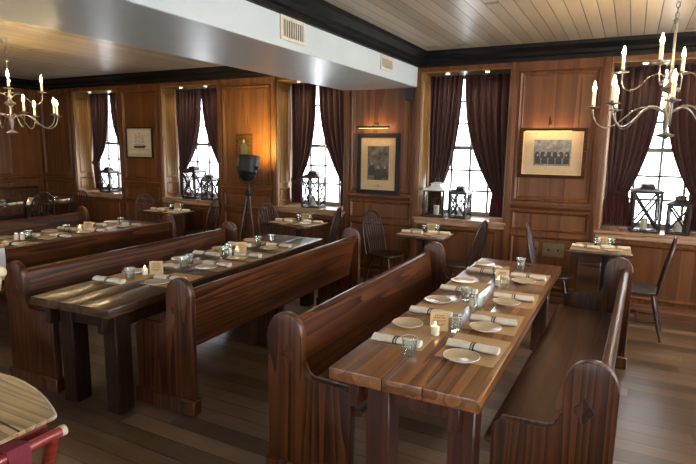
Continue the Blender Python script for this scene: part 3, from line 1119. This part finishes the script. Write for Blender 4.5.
small = once(mk_small)
SM = [
    # key, x, y, rz, sx, sy, base, label
    ('a', -6.31, 6.06, PI, .74, .60, 'slab', 'small wood table under the window right of the ship print'),
    ('b', -3.93, 6.06, -0.10, .72, .66, 'post', 'small pedestal table under the window left of the black-framed engraving'),
    ('c', -2.12, 6.06, 0.0, .62, .52, 'post', 'small pedestal table in front of the black-framed lanterns, behind the front table'),
    ('d', -0.215, 6.12, 0.02, .60, .48, 'slab', 'small wood table below the two large lanterns at right'),
]
for key, x, y, rz, sx, sy, base, lab in SM:
    small(key, (x, y, 0), rz, lab, None, sx, sy, base)
    near = {'a': 'small table right of the ship print', 'b': 'small table beside the tripod lamp', 'c': 'small table under the middle picture window', 'd': 'small table at the right window'}[key]
    for s, sd in ((-1, 'left'), (1, 'right')):
        px = x + s * (sx / 2 - .16)
        pmat('m', (px, y - .02, TZ), rz, 'kraft paper placemat on the %s half of the %s' % (sd, near), 'kraft placemats')
        plate('p', (px - .02, y - s * .11, TZ + .0022), 0, 'cream side plate on the %s half of the %s' % (sd, near), 'cream side plates')
        roll('r', (px, y + s * .05, TZ + .0022), PI / 2 + .1 * s, 'white napkin roll on the %s half of the %s' % (sd, near), 'napkin rolls')
    glass('g', (x - .035, y + .07, TZ), 0, 'clear tumbler on the left half of the %s' % near, 'water tumblers')
    glass('g', (x + .10, y + .15, TZ), 0, 'clear tumbler at the back right of the %s' % near, 'water tumblers')
    card('c', (x + .01, y + .16, TZ), .45, 'tan folded table card standing on the %s' % near, 'folded table cards')

chair('w', (-6.68, 6.10, 0), -.10, 'dark Windsor chair with curved hoop back, just right of the ship print', CG)
chair('w', (-5.72, 6.10, 0), PI + .25, 'dark Windsor chair between the two sill lanterns and the tripod lamp', CG)
chair('w', (-4.20, 6.02, 0), -.15, 'Windsor chair just right of the tripod lamp', CG)
chair('w', (-3.62, 6.08, 0), PI + .25, 'Windsor chair right of the lone sill lantern, its hoop below the black frame', CG)
chair('w', (-2.62, 6.05, 0), -.25, 'brown Windsor chair standing alone under the black-framed engraving', CG)
chair('w', (-1.66, 5.93, 0), PI - .1, 'dark Windsor chair behind the far end of the front right table', CG)
chair('w', (-0.665, 5.98, 0), .05, 'dark Windsor chair under the group picture, at the small right table', CG)
chair('w', (0.15, 5.76, 0), PI - .05, 'Windsor chair at far right, seen side-on against the wainscot', CG)
chair('w', (-8.66, 5.38, 0), PI, 'dark Windsor chair at the corner table, left of its two hoops', CG)
chair('w', (-8.62, 5.98, 0), PI + .1, 'dark Windsor chair at the corner table, under the leftmost sill', CG)

# corner table and spindle settle at far left
ct = small('e', (-9.12, 5.55, 0), 0.0, 'corner dining table in front of the spindle settle at far left', None, .70, 1.35, 'post')
for k, (x, y) in enumerate(((-9.1, 5.12), (-9.0, 5.95))):
    plate('p', (x, y, TZ), 0, 'cream side plate at the %s end of the corner table' % ('near', 'far')[k], 'cream side plates')
    roll('r', (x + .1, y + .16, TZ), .3, 'white napkin roll at the %s end of the corner table' % ('near', 'far')[k], 'napkin rolls')
    glass('g', (x + .17, y - .08, TZ), 0, 'clear tumbler at the %s end of the corner table' % ('near', 'far')[k], 'water tumblers')
card('c', (-8.92, 5.50, TZ), .8, 'tan folded table card standing on the corner table', 'folded table cards')
votive('v', (-8.85, 5.40, TZ), 0, 'small votive candle on the corner table', 'votive candles')

st = thing('spindle_settle', 'long dark spindle-back settle along the left wall', 'bench', (-9.72, 3.9, 0), 0)
mb = MB(); mb.box(-.20, .24, 0, 2.42, .42, .455, .012, seg=2); mb.build('seat', 'chair', st)
mb = MB(); mb.tube([(-.27, 0.02, .93), (-.28, 1.2, .95), (-.27, 2.40, .93)], .022, 8); mb.tube([(-.165, .02, .455), (-.27, .02, .93)], .018, 8); mb.tube([(-.165, 2.40, .455), (-.27, 2.40, .93)], .018, 8); mb.build('back_rail', 'chair', st, 60)
for i in range(25):
    y = .11 + i * 2.2 / 24
    mb = MB(); mb.tube([(-.165, y, .45), (-.215, y, .7), (-.27, y, .93)], [.006, .009, .006], 6); mb.build('spindle', 'chair', st, 60)
for y in (.1, 1.21, 2.3):
    for x in (-.15, .18):
        mb = MB(); mb.tube([(x, y, .43), (x * 1.15, y, 0)], [.02, .013], 8); mb.build('leg', 'chair', st, 60)


# ------------------------------------------------------------------ lanterns
def mk_lantern(k, wd, h, white=False):
    r = thing('candle_lantern', '', 'lantern')
    a = wd / 2
    mb = MB()
    mb.box(-a - .012, a + .012, -a - .012, a + .012, 0, .022, .004)
    mb.build('base', 'lant', r)
    mb = MB()
    for x in (-a, a):
        for y in (-a, a):
            mb.box(x - .0125, x + .0125, y - .0125, y + .0125, .02, h, .002)
    for z in (.03, h - .006):
        for s in (-a, a):
            mb.box(-a, a, s - .006, s + .006, z - .006, z + .006)
            mb.box(s - .006, s + .006, -a, a, z - .006, z + .006)
    mb.build('frame', 'lant', r)
    if not white:
        mb = MB()
        for s in (-a, a):
            for x0, x1 in ((-a, a), (a, -a)):
                mb.tube([(x0, s, .03), (x1, s, h - .01)], .0105, 6)
                mb.tube([(s, x0, .03), (s, x1, h - .01)], .0105, 6)
        mb.build('cross_braces', 'lant', r)
    mb = MB()
    for s in (-a, a):
        mb.box(-a + .006, a - .006, s - .0008, s + .0008, .03, h - .006); mb.box(s - .0008, s + .0008, -a + .006, a - .006, .03, h - .006)
    mb.build('glass_panes', 'lpane', r, 0)
    mb = MB()
    n = 4
    prof = [(a + .025, h), (a + .025, h + .014), (a * .55, h + .05), (a * .5, h + .075), (a * .62, h + .082), (a * .2, h + .10), (0, h + .103)]
    rot = Matrix.Rotation(PI / 4, 4, 'Z')
    mb.lathe([(q * 1.35, z) for q, z in prof], n=4, mat=rot)
    mb.build('roof', 'lantw' if white else 'lant', r, 20)
    mb = MB(); mb.tube([(.032 * math.cos(t), 0, h + .125 + .032 * math.sin(t)) for t in [2 * PI * i / 16 for i in range(17)]], .0035, 6, cap=False)
    mb.build('ring_handle', 'lant', r, 60)
    mb = MB(); mb.lathe([(0, .022), (.034, .022), (.035, .026), (.035, .14), (.030, .145), (0, .142)], n=18, cap=False)
    c = mb.build('candle', 'wax', r, 40)
    mb = MB(); mb.tube([(0, 0, .14), (.001, 0, .155)], .0015, 6); mb.build('wick', 'band', c)
    return r


lantern = once(mk_lantern)
SL = SZ + .0355
lantern('tall', (-8.36, DW + .15, SL), .1, 'dark metal lantern on the leftmost windowsill, left of the ship print', 'windowsill lanterns', .22, .36)
lantern('tall2', (-6.30, DW + .14, SL), .05, 'taller of two dark lanterns, windowsill right of the ship print', 'windowsill lanterns', .255, .43)
lantern('short', (-5.95, DW + .12, SL), .2, 'shorter of two dark lanterns, windowsill right of the ship print', 'windowsill lanterns', .195, .31)
lantern('tall2', (-4.02, DW + .14, SL), .15, 'dark lantern alone on the sill left of the black-framed engraving', 'windowsill lanterns', .255, .43)
lantern('pale', (-2.165, DW + .11, SL), .0, 'white-topped glass lantern on the sill right of the black-framed engraving', 'windowsill lanterns', .25, .34, True)
lantern('short', (-1.86, DW + .13, SL), -.1, 'short dark lantern beside the white-topped lantern on the windowsill', 'windowsill lanterns', .195, .31)
lantern('tall2', (0.17, DW + .15, SL), .12, 'taller dark lantern with crossed braces, right-hand windowsill', 'windowsill lanterns', .255, .43)
lantern('short', (0.49, DW + .12, SL), -.15, 'shorter dark lantern on the right-hand windowsill, nearest the picture edge', 'windowsill lanterns', .195, .31)


# ------------------------------------------------------------------ chandeliers
def mk_chandelier(k):
    r = thing('chandelier', '', 'chandelier')
    # origin: on the ceiling; everything hangs below
    D0 = -(CEIL - 1.84)
    mb = MB()
    mb.lathe([(0, D0), (.012, D0 + .003), (.018, D0 + .014), (.055, D0 + .022), (.062, D0 + .03), (.045, D0 + .038), (.018, D0 + .05), (.012, D0 + .08), (.02, D0 + .12), (.026, D0 + .17), (.02, D0 + .215), (.012, D0 + .25), (.014, D0 + .32),
              (.05, D0 + .345), (.058, D0 + .36), (.04, D0 + .372), (.016, D0 + .40), (.022, D0 + .44), (.012, D0 + .49), (.009, D0 + .6), (.009, D0 + .80), (.02, D0 + .81), (.02, D0 + .825), (.008, D0 + .84)], n=18)
    mb.build('stem', 'pewter', r, 40)
    mb = MB()
    z = D0 + .84
    kk = 0
    while z < -.03:
        pts = []
        for i in range(15):
            t = 2 * PI * i / 14
            u, vv = .012 * math.cos(t), .021 * math.sin(t)
            pts.append((u if kk % 2 == 0 else 0, 0 if kk % 2 == 0 else u, z + .018 + vv))
        mb.tube(pts, .0028, 6, cap=False)
        z += .034
        kk += 1
    mb.build('chain', 'pewter', r, 60)
    mb = MB(); mb.lathe([(.012, -.05), (.03, -.045), (.05, -.02), (.062, -.006), (.062, 0)], n=22); mb.build('ceiling_canopy', 'pewter', r, 40)

    def arm(an, R, z0, zp, dip):
        c, s = math.cos(an), math.sin(an)
        pts = []
        ctrl = [(.015, z0), (R * .22, z0 + .045), (R * .42, z0 + .03), (R * .62, z0 - dip * .55), (R * .80, z0 - dip), (R * .94, z0 - dip * .62), (R, z0 + (zp - z0) * .25), (R, zp)]
        # Catmull-Rom
        cc = [ctrl[0]] + ctrl + [ctrl[-1]]
        for i in range(1, len(cc) - 2):
            for j in range(5):
                t = j / 5
                q = []
                for d in (0, 1):
                    p0, p1, p2, p3 = cc[i - 1][d], cc[i][d], cc[i + 1][d], cc[i + 2][d]
                    q.append(.5 * (2 * p1 + (p2 - p0) * t + (2 * p0 - 5 * p1 + 4 * p2 - p3) * t * t + (3 * p1 - p0 - 3 * p2 + p3) * t ** 3))
                pts.append((q[0] * c, q[0] * s, q[1]))
        pts.append((R * c, R * s, zp))
        mb = MB(); mb.tube(pts, .0052, 8); a = mb.build('arm', 'pewter', r, 60)
        mb = MB(); mb.lathe([(.008, -.012), (.02, -.004), (.046, .0), (.05, .005), (.046, .006), (.018, .004), (.016, .022), (.0145, .022)], (R * c, R * s, zp), 18); mb.build('drip_pan', 'pewter', a, 40)
        mb = MB(); mb.lathe([(.0125, .006), (.0125, .115), (.010, .12), (0, .12)], (R * c, R * s, zp), 12); mb.build('candle_sleeve', 'candle', a, 40)
        mb = MB(); mb.lathe([(.006, .12), (.0115, .132), (.013, .146), (.009, .165), (.004, .182), (0, .196)], (R * c, R * s, zp), 10); mb.build('flame_bulb', 'flame', a, 60)
    for i in range(8):
        arm(i * PI / 4 + .0, .49, D0 + .185, D0 + .235, .10)
    for i in range(4):
        arm(i * PI / 2 - .26, .325, D0 + .42, D0 + .495, .06)
    return r


chandelier = once(mk_chandelier)
chandelier('c', (.195, 4.55, CEIL), 0.0, 'two-tier pewter candle chandelier at upper right, nearer the viewer', 'candle chandeliers')
chandelier('c', (-6.32, 3.74, CEIL), 1.29, 'two-tier pewter candle chandelier at far left, hanging in the lower room', 'candle chandeliers')


# ------------------------------------------------------------------ pictures on the wall
def picture(label, x0, x1, z0, z1, frame, fw, mount, border, prt, gilt=False, depth=.03, off=0.0):
    y = DW - off
    r = thing('framed_picture', label, 'picture', ((x0 + x1) / 2, y, z0))
    cx = (x0 + x1) / 2
    w2, h = (x1 - x0) / 2, z1 - z0
    mb = MB()
    mb.box(-w2, w2, -depth, 0, 0, fw, .004); mb.box(-w2, w2, -depth, 0, h - fw, h, .004)
    mb.box(-w2, -w2 + fw, -depth, 0, fw - .002, h - fw + .002, .004); mb.box(w2 - fw, w2, -depth, 0, fw - .002, h - fw + .002, .004)
    mb.build('frame', frame, r)
    if gilt:
        mb = MB(); g = fw - .001; t = .010
        mb.box(-w2 + g, w2 - g, -depth * .8, -.004, g, g + t); mb.box(-w2 + g, w2 - g, -depth * .8, -.004, h - g - t, h - g)
        mb.box(-w2 + g, -w2 + g + t, -depth * .8, -.004, g + t, h - g - t); mb.box(w2 - g - t, w2 - g, -depth * .8, -.004, g + t, h - g - t)
        mb.build('gilt_slip', 'gilt', r)
    mb = MB(); mb.box(-w2 + fw * .6, w2 - fw * .6, -.012, -.004, fw * .6, h - fw * .6); mb.build('mount', mount, r)
    bl, br_, bb, bt = border
    mb = MB(); mb.box(-w2 + fw + bl, w2 - fw - br_, -.0135, -.011, fw + bb, h - fw - bt); p = mb.build('print', prt, r)
    return r, p, (-w2 + fw + bl, w2 - fw - br_, fw + bb, h - fw - bt)


def figure(mb, x, z, s, y=-.0145):
    pts = [(-.5, 0), (.5, 0), (.48, .55), (.3, .82), (.12, .9), (-.12, .9), (-.3, .82), (-.48, .55)]
    mb.prism([(x + a * s, z + b * s * 1.5) for a, b in pts], 'Y', y, y + .0012)


def heads(mb, x, z, s, y=-.0152):
    mb.prism([(x + .16 * s * math.cos(t), z + 1.52 * s + .2 * s * math.sin(t)) for t in [2 * PI * i / 12 for i in range(12)]], 'Y', y, y + .0014)


# ship print
r, p, bb = picture('pale ship print in a thin black frame between the two leftmost windows', -7.67, -7.04, 1.53, 2.04, 'frameb', .022, 'matw', (.03, .03, .05, .03), 'printl')
mb = MB(); cx = (bb[0] + bb[1]) / 2; zb = bb[2] + .10
mb.prism([(cx - .15, zb + .03), (cx - .11, zb - .01), (cx + .11, zb - .01), (cx + .17, zb + .04)], 'Y', -.0145, -.0132)
for x, h in ((-.08, .22), (0.0, .26), (.08, .2)):
    mb.box(cx + x - .002, cx + x + .002, -.0145, -.0132, zb + .02, zb + h)
    for q in range(3):
        z = zb + .05 + q * h * .26; wv = .034 - q * .008
        for e in (-1, 1):
            mb.box(cx + x - wv, cx + x + wv, -.0145, -.0132, z + (h * .2 if e > 0 else 0), z + (h * .2 if e > 0 else 0) + .004)
        mb.box(cx + x + wv - .003, cx + x + wv, -.0145, -.0132, z, z + h * .2)
mb.box(bb[0] + .03, bb[1] - .03, -.0145, -.0132, zb - .03, zb - .026)
mb.build('ship_drawing', 'inkk', p, 0)
# small dark portrait
r, p, bb = picture('small dark portrait in a brown frame above the tripod lamp', -5.29, -5.0, 1.58, 1.93, 'framew', .035, 'printk', (.01, .01, .01, .01), 'printk')
mb = MB(); figure(mb, (bb[0] + bb[1]) / 2, bb[2], .13); mb.build('sitter', 'inkk', p, 0)
mb = MB(); heads(mb, (bb[0] + bb[1]) / 2, bb[2], .13); mb.build('face', 'face', p, 0)
# large engraving
r, p, bb = picture('tall engraving with cream mount in a wide black frame', -3.245, -2.64, 1.15, 1.94, 'frameb', .055, 'mat', (.095, .095, .13, .11), 'printd')
mb = MB()
for x, z, s in ((.0, 0, .11), (-.09, .06, .10), (.1, .03, .09)):
    figure(mb, x, bb[2] + z, s)
mb.build('figures', 'inkk', p, 0)
for x, z, s in ((.0, 0, .11), (-.09, .06, .10), (.1, .03, .09)):
    mb = MB(); heads(mb, x, bb[2] + z, s); mb.build('face', 'face', p, 0)
mb = MB(); mb.box(-.06, .06, -.0145, -.0115, .10, .106); mb.box(-.012, .012, -.0145, -.0115, .112, .124); mb.build('caption_line', 'ink', r, 0)
# group print
r, p, bb = picture('wide group print with pale mount in a brown frame', -1.16, -0.445, 1.44, 2.0, 'framew', .04, 'matw', (.12, .12, .10, .09), 'printg', gilt=True)
mb = MB()
for row, (z, s, nn) in enumerate(((.085, .055, 6), (.02, .065, 5))):
    for i in range(nn):
        x = bb[0] + (bb[1] - bb[0]) * (i + .6) / (nn + .2)
        figure(mb, x, bb[2] + z, s, -.0145 - .0007 * row); mb2 = MB(); heads(mb2, x, bb[2] + z, s, -.0155 - .0007 * row); mb2.build('face', 'face', p, 0)
mb.build('figures', 'inkk', p, 0)


def picture_light(label, x0, x1, z, tall):
    r = thing('picture_light', label, 'picture light', ((x0 + x1) / 2, DW, z), 0, 'brass picture lights')
    hw = (x1 - x0) / 2
    yo = -.14
    mb = MB(); mb.tube([(-hw, yo, 0), (hw, yo, 0)], .013, 12); mb.build('lamp_shade', 'lant', r, 50)
    mb = MB(); mb.tube([(-hw + .02, yo + .006, -.010), (hw - .02, yo + .006, -.010)], .006, 8); mb.build('lamp_tube', 'ptube', r, 50)
    mb = MB(); mb.tube([(0, yo, .01), (0, yo + .03, tall), (0, -.03, tall * .8), (0, 0, tall * .4 + .02)], .005, 8); mb.build('bracket_arm', 'lant', r, 60)
    mb = MB(); mb.box(-.014, .014, -.010, 0, tall * .4, tall * .4 + .045, .003); mb.build('wall_plate', 'lant', r)
    l = bpy.data.lights.new('picture_lamp', 'AREA'); l.shape = 'RECTANGLE'; l.size = 2 * hw - .04; l.size_y = .02; l.energy = 0.4; l.color = (1, .60, .26)
    lo = bpy.data.objects.new('picture_lamp', l); lo.location = ((x0 + x1) / 2, DW + yo + .008, z - .019); lo.rotation_euler = (0.55, 0, 0); COL.objects.link(lo)
    l = bpy.data.lights.new('picture_lamp_glow', 'AREA'); l.shape = 'RECTANGLE'; l.size = 2 * hw - .04; l.size_y = .02; l.energy = 0.5; l.color = (1, .60, .26)
    lo = bpy.data.objects.new('picture_lamp_glow', l); lo.location = ((x0 + x1) / 2, DW + yo + .02, z + .016); lo.rotation_euler = (2.1, 0, 0); COL.objects.link(lo)


picture_light('dark bar picture light over the black-framed engraving', -3.19, -2.74, 2.015, .05)
picture_light('bar picture light with arm over the group print', -1.10, -0.58, 1.975, .15)

# ------------------------------------------------------------------ tripod lamp
t = thing('tripod_lamp', 'black studio spotlight on a wooden tripod against the glowing wall', 'lamp', (-4.66, 5.92, 0), 0)
for k, an in enumerate((-.5, 2.6, 4.4)):
    mb = MB(); mb.tube([(.02 * math.cos(an), .02 * math.sin(an), 1.10), (.27 * math.cos(an), .27 * math.sin(an), 0)], [.016, .012], 8)
    lg = mb.build('leg', 'chair', t, 60)
    mb = MB(); mb.tube([(.268 * math.cos(an), .268 * math.sin(an), .05), (.272 * math.cos(an), .272 * math.sin(an), 0)], .015, 8); mb.build('foot_cap', 'brass', lg)
mb = MB(); mb.lathe([(.03, 1.06), (.045, 1.08), (.045, 1.13), (.02, 1.15), (.018, 1.225), (.03, 1.235), (.03, 1.25)], n=16); mb.build('tripod_hub', 'lampm', t)
mt = Matrix.Translation((0, 0, 1.46)) @ Matrix.Rotation(-0.2, 4, 'X')
mb = MB(); mb.lathe([(0, -.19), (.05, -.19), (.06, -.17), (.105, -.14), (.125, -.115), (.105, -.10), (.115, -.085), (.135, -.06), (.138, .13), (.148, .135), (.148, .16), (.13, .165), (.125, .10), (0, .08)], n=30, mat=mt, cap=False)
mb.build('lamp_head', 'lampm', t, 35)
mb = MB(); mb.tube([(-.165, 0, 1.46), (-.155, 0, 1.30), (-.06, 0, 1.245), (.06, 0, 1.245), (.155, 0, 1.30), (.165, 0, 1.46)], .009, 8)
mb.tube([(-.185, 0, 1.46), (-.13, 0, 1.46)], .024, 10); mb.tube([(.185, 0, 1.46), (.13, 0, 1.46)], .024, 10)
mb.build('yoke', 'lampm', t, 50)
l = bpy.data.lights.new('studio_lamp', 'SPOT'); l.energy = 44; l.color = (1, .74, .16); l.spot_size = 2.5; l.spot_blend = .9; l.shadow_soft_size = .06
lo = bpy.data.objects.new('studio_lamp', l); lo.location = (-4.74, 6.0, 1.67); lo.rotation_euler = (PI - 1.05, 0, 0); COL.objects.link(lo)


# ------------------------------------------------------------------ vents, speaker, wall plates
def vent(label, y0, y1, z0, z1):
    x = BX1 - .006 + .006
    r = thing('air_vent', label, 'vent', (x, y0, z0), 0, 'cream air vents on the beam')
    w_, h = y1 - y0, z1 - z0
    mb = MB()
    b = .028
    mb.box(0, .012, 0, w_, 0, b, .003); mb.box(0, .012, 0, w_, h - b, h, .003); mb.box(0, .012, 0, b, b, h - b, .003); mb.box(0, .012, w_ - b, w_, b, h - b, .003)
    mb.build('frame', 'vent', r)
    mb = MB(); mb.box(0, .002, b * .8, w_ - b * .8, b * .8, h - b * .8); mb.build('backing', 'ventd', r)
    mb = MB()
    nn = 9
    for i in range(nn):
        yy = b + (w_ - 2 * b) * (i + .5) / nn
        mb.box(.003, .008, yy - .006, yy + .006, b, h - b)
    mb.build('slats', 'vent', r)


vent('larger cream air vent on the beam face, nearer the viewer', 3.49, 3.83, 2.555, 2.735)
vent('smaller cream air vent on the beam face, nearer the window wall', 5.32, 5.65, 2.575, 2.725)
t = thing('wall_speaker', 'small black speaker on the panelling under the end of the beam', 'speaker', (-2.51, DW, 2.34), 0)
mb = MB(); mb.box(-.045, .045, -.11, -.02, 0, .15, .01, seg=2); mb.build('cabinet', 'black', t)
mb = MB(); mb.box(-.038, .038, -.114, -.109, .008, .142, .003); mb.build('grille', 'iron', t)
mb = MB(); mb.box(-.02, .02, -.022, -.0, .05, .10, .002); mb.build('bracket', 'black', t)


def outlet(label, x0, x1, z0, z1):
    r = thing('wall_outlet', label, 'outlet', ((x0 + x1) / 2, DW, z0), 0, 'brass outlet plates')
    hw = (x1 - x0) / 2
    mb = MB(); mb.box(-hw, hw, -.008, 0, 0, z1 - z0, .003); mb.build('cover_plate', 'outlet', r)
    for s in (-1, 1):
        mb = MB(); mb.box(s * hw * .45 - .012, s * hw * .45 + .012, -.0095, -.007, (z1 - z0) / 2 - .014, (z1 - z0) / 2 + .014, .001); mb.build('socket', 'black', r)


outlet('brass wall outlet below the sill edge, right of the black-framed engraving', -2.49, -2.36, .79, .855)
outlet('brass wall outlet below the sill, left of the window with two lanterns', -6.86, -6.74, .755, .82)
outlet('wide brass wall plate under the group print, low on the wainscot', -0.83, -0.60, .54, .70)
outlet('brass wall plate left of the Windsor chair, low under the group print', -0.98, -0.88, .54, .70)

# ------------------------------------------------------------------ foreground: tray stand and its board
t = thing('tray_stand', 'red wooden folding tray stand with maroon straps at lower left', 'tray stand', (-1.90, .75, 0), 0)
for x, zz in ((0.04, .655), (-.50, .645)):
    mb = MB(); mb.tube([(x, -.45, zz), (x, .44, zz)], .02, 12); rl = mb.build('top_rail', 'redw', t, 50)
    for y in (-.458, .438):
        mb = MB(); mb.tube([(x, y, zz), (x, y + .02, zz)], .0208, 12); mb.build('rail_end', 'rim', rl, 50)
for y in (-.38, .395):
    for xa, xb in ((.03, -.20), (-.48, -.18)):
        yy = y + (.02 if xa > 0 else -.02)
        mb = MB(); mb.tube([(xa, yy, .645), (xb, yy, .0)], .024, 10); mb.build('leg', 'redw', t, 50)
mb = MB(); mb.box(-.068, -.036, -.45, .44, .602, .668, .006, seg=2); mb.build('inner_rail', 'redw', t, 50)
for y in (-.2, .08, .27):
    mb = MB()
    pts = [(.066, .655), (.052, .681), (.03, .680), (-.01, .6735), (-.075, .6705), (-.5, .6705), (-.525, .655), (-.52, .645), (-.5, .6665), (-.078, .6665), (-.08, .55), (-.072, .55), (-.068, .6685), (-.01, .669), (.03, .675), (.047, .675), (.061, .655), (.053, .63), (.056, .47), (.061, .47), (.065, .64)]
    mb.prism(pts, 'Y', y - .04, y + .04)
    mb.build('strap', 'strap', t, 50)
# D-shaped board with rounded far edge
b = thing('serving_board', 'pale wooden serving board with curved edge on the red tray stand', 'tray', (-1.925, .745, .6745), 0)
out = [(0, -.42), (0, .455)]
out += [(-.006, .470), (-.02, .480), (-.08, .507), (-.16, .536), (-.24, .560), (-.32, .579), (-.41, .594), (-.5, .60), (-.59, .596), (-.68, .583), (-.77, .557), (-.85, .52), (-.92, .47), (-.98, .40), (-1.01, .31), (-1.02, .2), (-1.02, -.25), (-.9, -.42)]
mb = MB(); mb.prism([(x, y) for x, y in out], 'Z', 0, .018, .004, 2); mb.build('board', 'traytop', b, 40)
mb = MB()
for (xa, ya), (xb, yb) in zip(out[1:-1], out[2:]):
    pass
path = [(x, y, .011) for x, y in out[1:-1]]
mb.tube(path, .009, 8); mb.build('edge_band', 'rim', b, 60)
mb = MB(); mb.box(-.95, .0, -.004, .004, .0175, .0188, mat=Matrix.Translation((0, .33, 0)) @ Matrix.Rotation(-.06, 4, 'Z')); mb.build('plank_seam', 'tlegd', b, 0)

# cream chair at the very left edge
t = thing('cream_chair', 'cream painted chair back knob at the left picture edge', 'chair', (-3.28, 1.61, 0), 0)
mb = MB()
for y in (-.2, .2):
    mb.tube([(-.34, y, 0), (-.25, y, .45), (-.035, y, .93), (-.02, y, .96)], [.016, .018, .015, .011], 10)
    mb.lathe([(0, .952), (.02, .955), (.032, .97), (.034, .985), (.028, 1.005), (.012, 1.02), (0, 1.022)], (-.015, y, 0), 16)
mb.build('back_post', 'cream', t, 50)
mb = MB()
for za, zb in ((.82, .90), (.64, .69)):
    xa, xb = -.25 + (za - .45) * .448, -.25 + (zb - .45) * .448
    mb.prism([(xa - .008, za), (xa + .008, za), (xb + .008, zb), (xb - .008, zb)], 'Y', -.195, .195)
mb.build('back_slat', 'cream', t)
mb = MB(); mb.box(-.66, -.22, -.22, .22, .43, .46, .01); mb.build('seat', 'cream', t)
for y in (-.19, .19):
    mb = MB(); mb.tube([(-.62, y, .43), (-.64, y, 0)], .018, 10); mb.build('leg', 'cream', t)

# white slab for an unidentified pale area at the far pew's near end
t = thing('white_slab', 'plain white slab at the near end of the far left pew back', 'pale_slab', (-4.85, 2.3, 0), .03)
mb = MB(); mb.box(.0, .03, 0, .41, .55, .835, .004); mb.build('pale_slab', 'pale_slab', t)
